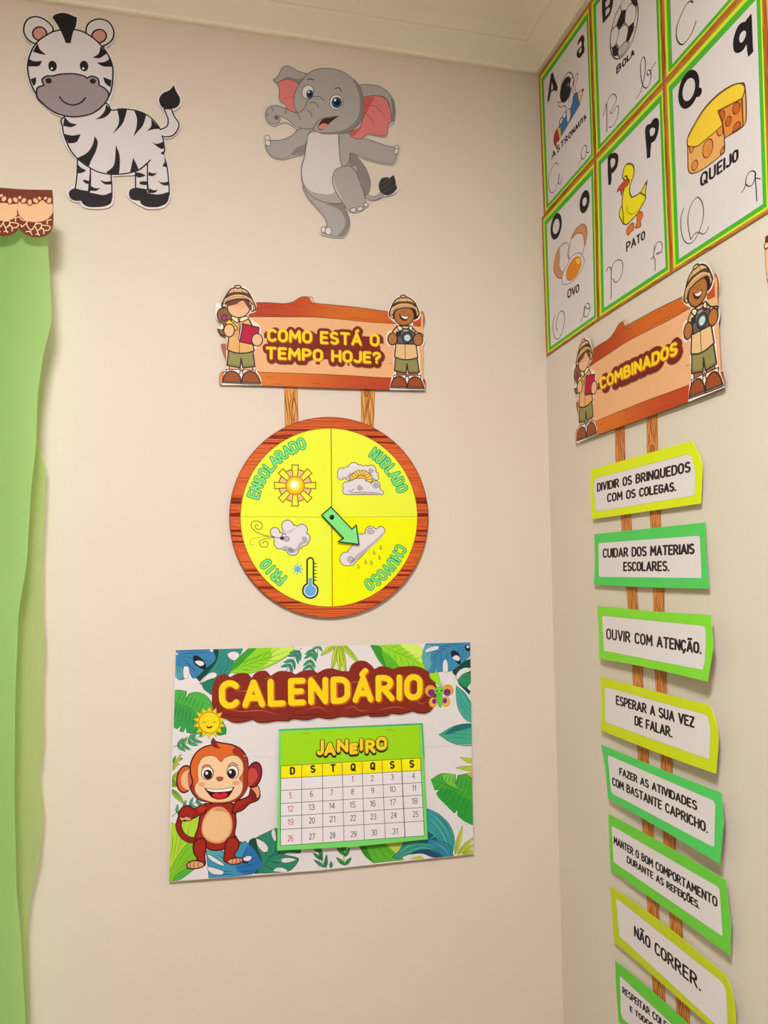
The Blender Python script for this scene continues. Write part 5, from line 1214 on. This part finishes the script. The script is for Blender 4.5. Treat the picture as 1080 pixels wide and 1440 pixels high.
a.part('cursive_small'); a.line('725,170 700,135 675,160 648,230 650,300 670,325 695,305 715,230 722,170 715,215 725,235 752,232', '2c2428', 7); a.line('650,295 640,340 612,395', '2c2428', 7)
a.done()
a = poster('B', nB, 'letter B poster with a black and white football')
a.part('capital_letter'); a.frame(820, 0, 7.714)
a.fill('205,-40* 315,-60 325,20 310,100 290,160 215,258* 205,120', BKK); a.fill('240,30* 275,-10 290,10 280,50 245,82*', 'd0c8ca'); a.fill('245,115* 275,80 288,100 280,135 242,180*', 'd0c8ca')
a.part('football_picture'); a.ell(445, 300, 128, 350, 'd4ccce', rot=14.5, line='4a4246', lw=5, n=40)
for q in ('470,-30 430,0 408,70 415,120* 465,110* 525,35 520,0', '310,340 370,275 390,330 382,380 350,480 310,520 295,470', '390,330 455,265 490,300 480,380 460,450 390,530* 380,500* 360,470 382,380', '465,115 525,35 575,80 565,200 550,240* 490,295* 450,245*', '385,535 460,450 495,460 480,520 430,590 385,610'):
    a.fill(q, 'd8d0d2' if '385,535' not in q else 'bcb2b4', '5a5256', 4)
for q in ('415,122 465,110 450,245 385,328 372,300 360,270', '490,295 552,235 550,320 500,440 462,450 480,380', '355,485 385,535 378,600 350,612 322,600 312,525', '525,-20 585,-20 592,50 570,78 528,35'):
    a.fill(C_(q), BKK)
a.line('305,320 360,275', '5a5256', 5); a.line('462,450 497,455', '5a5256', 5); a.line('290,450 310,525', '5a5256', 4); a.line('552,300 575,290', '5a5256', 4); a.line('408,70 340,160', '5a5256', 4)
a.part('word'); a.frame(740, 0, 3.176); a.text('BOLA', P('402,298 481,218 482,243 402,334'), BKK, 5.6, gap=.3)
a.part('cursive_capital'); a.frame(820, 90, 7.2)
a.line('200,525 220,470 235,400 240,460 240,690', '2c2428', 7); a.line('235,410 265,340 305,305 335,330 330,380 285,470 275,500 300,490 340,430 360,440 350,520 320,600 280,642 262,635', '2c2428', 6)
a.frame(820, 0, 7.714)
a.part('cursive_small'); a.line('580,1065 620,1000 645,920 665,830 678,720 670,640 650,620 625,680 622,780 640,900 665,950 700,945 730,870 735,780 715,760 695,785 700,815 725,800 740,750 790,672', '2c2428', 7)
a.done()
a = poster('C', nC, 'letter C poster cut off by the top edge of the photograph')
a.part('cursive_capital'); a.frame(740, 0, 3.176)
a.line('745,12 735,5 715,20 690,70 672,125 672,170 685,195 705,195 735,155 752,115 758,95', '2c2428', 3.6)
a.done()
a = poster('O', nO, 'letter O poster with a cracked egg, lowest beside the room corner')
a.part('capital_letter'); a.frame(750, 190, 9.6); a.ell(308, 1232, 72, 182, BKK, rot=9); a.ell(308, 1233, 43, 104, 'd4ccce', rot=9)
a.part('small_letter'); a.ell(692, 898, 64, 159, BKK, rot=9); a.ell(692, 900, 28, 60, 'd4ccce', rot=9)
a.part('egg_picture'); a.frame(740, 220, 3.176)
a.fill('125,480 140,420 165,390 180,385* 190,400 185,440 195,470 180,500 160,545* 140,540 125,515', 'c88c62', 'a06a48', 1.5); a.fill('150,410 165,392 182,385 190,400 185,440 195,480 180,505 160,515 148,490 150,450', 'd8cccc', '8a7a7a', 1)
a.fill('195,400* 205,355 230,315 255,302 270,320 270,360 255,420 245,450 225,470 195,460 190,430', 'd9cfd0', '8a7a7a', 1.2); a.fill('203,365 228,318 252,302 268,318 270,360 262,400 258,370 250,345 225,345 210,360', 'c88c62', 'a06a48', 1.2)
a.fill('160,545 165,520 185,480 200,450 235,430 255,450 258,480 240,520 210,555 185,570 165,570 160,560', 'd8d0d0', '8a8080', 1.2)
a.ell(212, 501, 25, 56, 'd9861a', rot=24, line='b86a1a', lw=1.4); a.fill('222,460 235,452 242,462 238,480 225,475', 'ecb830')
a.part('word'); a.frame(740, 220, 3.176); a.text('OVO', P('183,597 237,568 237,603 183,636'), BKK, 5.2, gap=.2)
a.part('cursive_capital'); a.frame(750, 330, 8)
a.line('245,910 222,980 222,1080 240,1150 268,1175 300,1150 335,1060 352,950 345,880 318,858 285,890 260,980 258,1050 272,1078', '2c2428', 6.5)
a.part('cursive_small'); a.line('535,970 570,890 572,830 590,785 615,770 635,800 632,860 605,920 580,925 565,890 575,850 585,810 605,835 642,820', '2c2428', 6.5)
a.done()
a = poster('P', nP, 'letter P poster with a yellow duck')
a.part('capital_letter'); a.frame(820, 90, 7.2)
a.fill('248,950* 270,915 320,898 350,915 358,960 345,1040 310,1095 290,1105* 285,1200 268,1228 255,1220* 250,1100', BKK); a.fill('285,1060* 278,975 305,955 325,970 318,1020', 'd4ccce')
a.part('small_letter'); a.fill('628,660 650,615 680,605 710,560 745,545 768,580 762,680 730,770 690,800* 682,900 680,940 645,960* 640,850 630,740', BKK); a.fill('680,720 676,670 700,645 728,655 722,700 700,728', 'd4ccce')
a.part('duck_picture'); a.frame(740, 220, 3.176)
a.fill('440,45 455,32 475,38 482,60 478,90 465,125 462,160 472,183* 490,175 510,163 530,172 532,190 520,215 500,250 470,285 450,303 435,300 425,280 428,230 430,180 438,140 440,110 430,90', 'e8da1c', '4a4414', 1.6)
a.fill('428,225 418,240 416,265 425,285 435,298', 'e8da1c', '4a4414', 1.4); a.fill('510,162* 540,108* 530,175*', 'e0c81c', '4a4414', 1.4); a.fill('530,120* 541,106* 536,130*', '2c3a6a')
a.line('450,220 452,245 470,258 500,240 522,200', '4a4414', 1.6); a.line('442,42 450,34 458,40 468,32', '4a4414', 1.3)
a.fill('450,98* 462,108 455,125 435,145 425,175* 420,150 405,160* 412,140 430,118', 'cc4a34', '7a1c1c', 1.2); a.line('440,90 448,88 452,98', '1c1414', 4); a.line('425,140 440,120', '7a1c1c', 1.4)
a.fill('460,308 478,298 480,325 470,335 455,352 448,330', 'd8702c', '8a3a1c', 1.2); a.fill('495,255 515,248 520,268 510,290 512,310 500,318 487,318 495,290', 'd8702c', '8a3a1c', 1.2)
a.part('word'); a.frame(740, 220, 3.176); a.text('PATO', P('446,386 530,330 531,367 446,428'), BKK, 5.2, gap=.25)
a.part('cursive_capital'); a.frame(820, 270, 7.2)
a.line('235,810 250,768 275,765 285,830 282,1080', '3a3236', 7); a.line('282,800 310,720 350,688 390,700 403,760 385,850 350,905 320,912 302,880', '2c2428', 6)
a.part('cursive_small'); a.line('685,680 710,655 722,540* 715,650 728,690 728,800', '3a3236', 6); a.line('725,590 745,520 775,503 800,530 795,590 765,628 742,622 800,605', '2c2428', 5)
a.done()
a = poster('Q', nQ, 'letter Q poster with a cut wheel of yellow cheese')
a.part('capital_letter'); a.frame(930, 80, 7.2); a.ell(278, 328, 98, 204, BKK, rot=14, n=36); a.ell(278, 330, 58, 120, 'd6ced0', rot=14, n=36); a.fill('345,330* 385,310 410,325 405,370 378,405 340,395', BKK)
a.part('small_letter'); a.frame(1000, 0, 9); a.fill('500,178* 515,215 530,600 535,650 470,722* 455,640 450,560* 400,640 340,672 295,655 278,590 285,480 330,350 380,290 430,275*', BKK); a.fill('355,500 370,430 410,390 440,400 438,450 410,515 375,540', 'd6ced0')
a.part('cheese_picture'); a.frame(930, 80, 7.2)
a.fill('265,890* 262,840 300,740 420,540 560,390 700,295 800,268 845,300 860,600 820,710 635,825* 640,950 600,1000 450,1120 330,1178 275,1150 268,1000', 'e0a862', '5a3a1c', 6)
a.fill('262,860 270,820 340,690 430,540 560,400 700,300 790,268 835,285 845,330 820,420* 575,545* 620,670* 600,710 470,820 370,900 300,912 265,895', 'ecc83a', '5a3a1c', 6)
a.fill('575,548* 818,420* 828,700* 640,825* 622,680*', 'd98a3e', '5a3a1c', 6); a.line('812,430 828,700', '5a3a1c', 7)
for x, y, rx, ry, c in ((760, 520, 36, 62, 'c2602a'), (678, 652, 28, 52, 'c2602a'), (470, 926, 48, 98, 'd88a44'), (338, 1098, 27, 55, 'd88a44')): a.ell(x, y, rx, ry, c, rot=14, line='7a3a1c', lw=5)
a.fill('580,555* 630,545 642,590 622,660*', 'c2602a', '7a3a1c', 5); a.fill('720,765* 740,690 780,655 800,680 800,710*', 'c2602a', '7a3a1c', 5); a.fill('562,740* 620,690* 625,775* 590,800 568,780', 'd88a44', '7a3a1c', 5); a.fill('280,910* 330,908* 315,955 295,970', 'd88a44', '7a3a1c', 5); a.fill('628,905* 638,955* 600,990* 600,950', 'd88a44', '7a3a1c', 5)
a.part('word'); a.text('QUEIJO', P('392,1190 778,925 780,1042 392,1325'), BKK, 19, gap=.27)
a.part('cursive_capital'); a.frame(930, 230, 7.2)
a.line('228,450 200,540 198,650 220,760 270,810 330,780 390,670 425,540 420,420 385,350 350,350 300,420 270,540 275,660 298,770* 330,720 370,695 420,715 455,690 478,640', '3a2c34', 8)
a.part('cursive_small'); a.line('815,292 850,230 860,140 895,85 930,75 955,100 945,160 920,215 885,232 860,210', '2c2428', 8); a.line('950,100 950,140 1002,155', '2c2428', 7); a.line('952,150 960,260 966,380', '3a2c34', 8)
a.done()
poster('D', nD, 'upper of two poster slivers showing only a wood and green border at the right edge').done()
poster('R', nR, 'lower of two poster slivers showing only a wood and green border at the right edge').done()
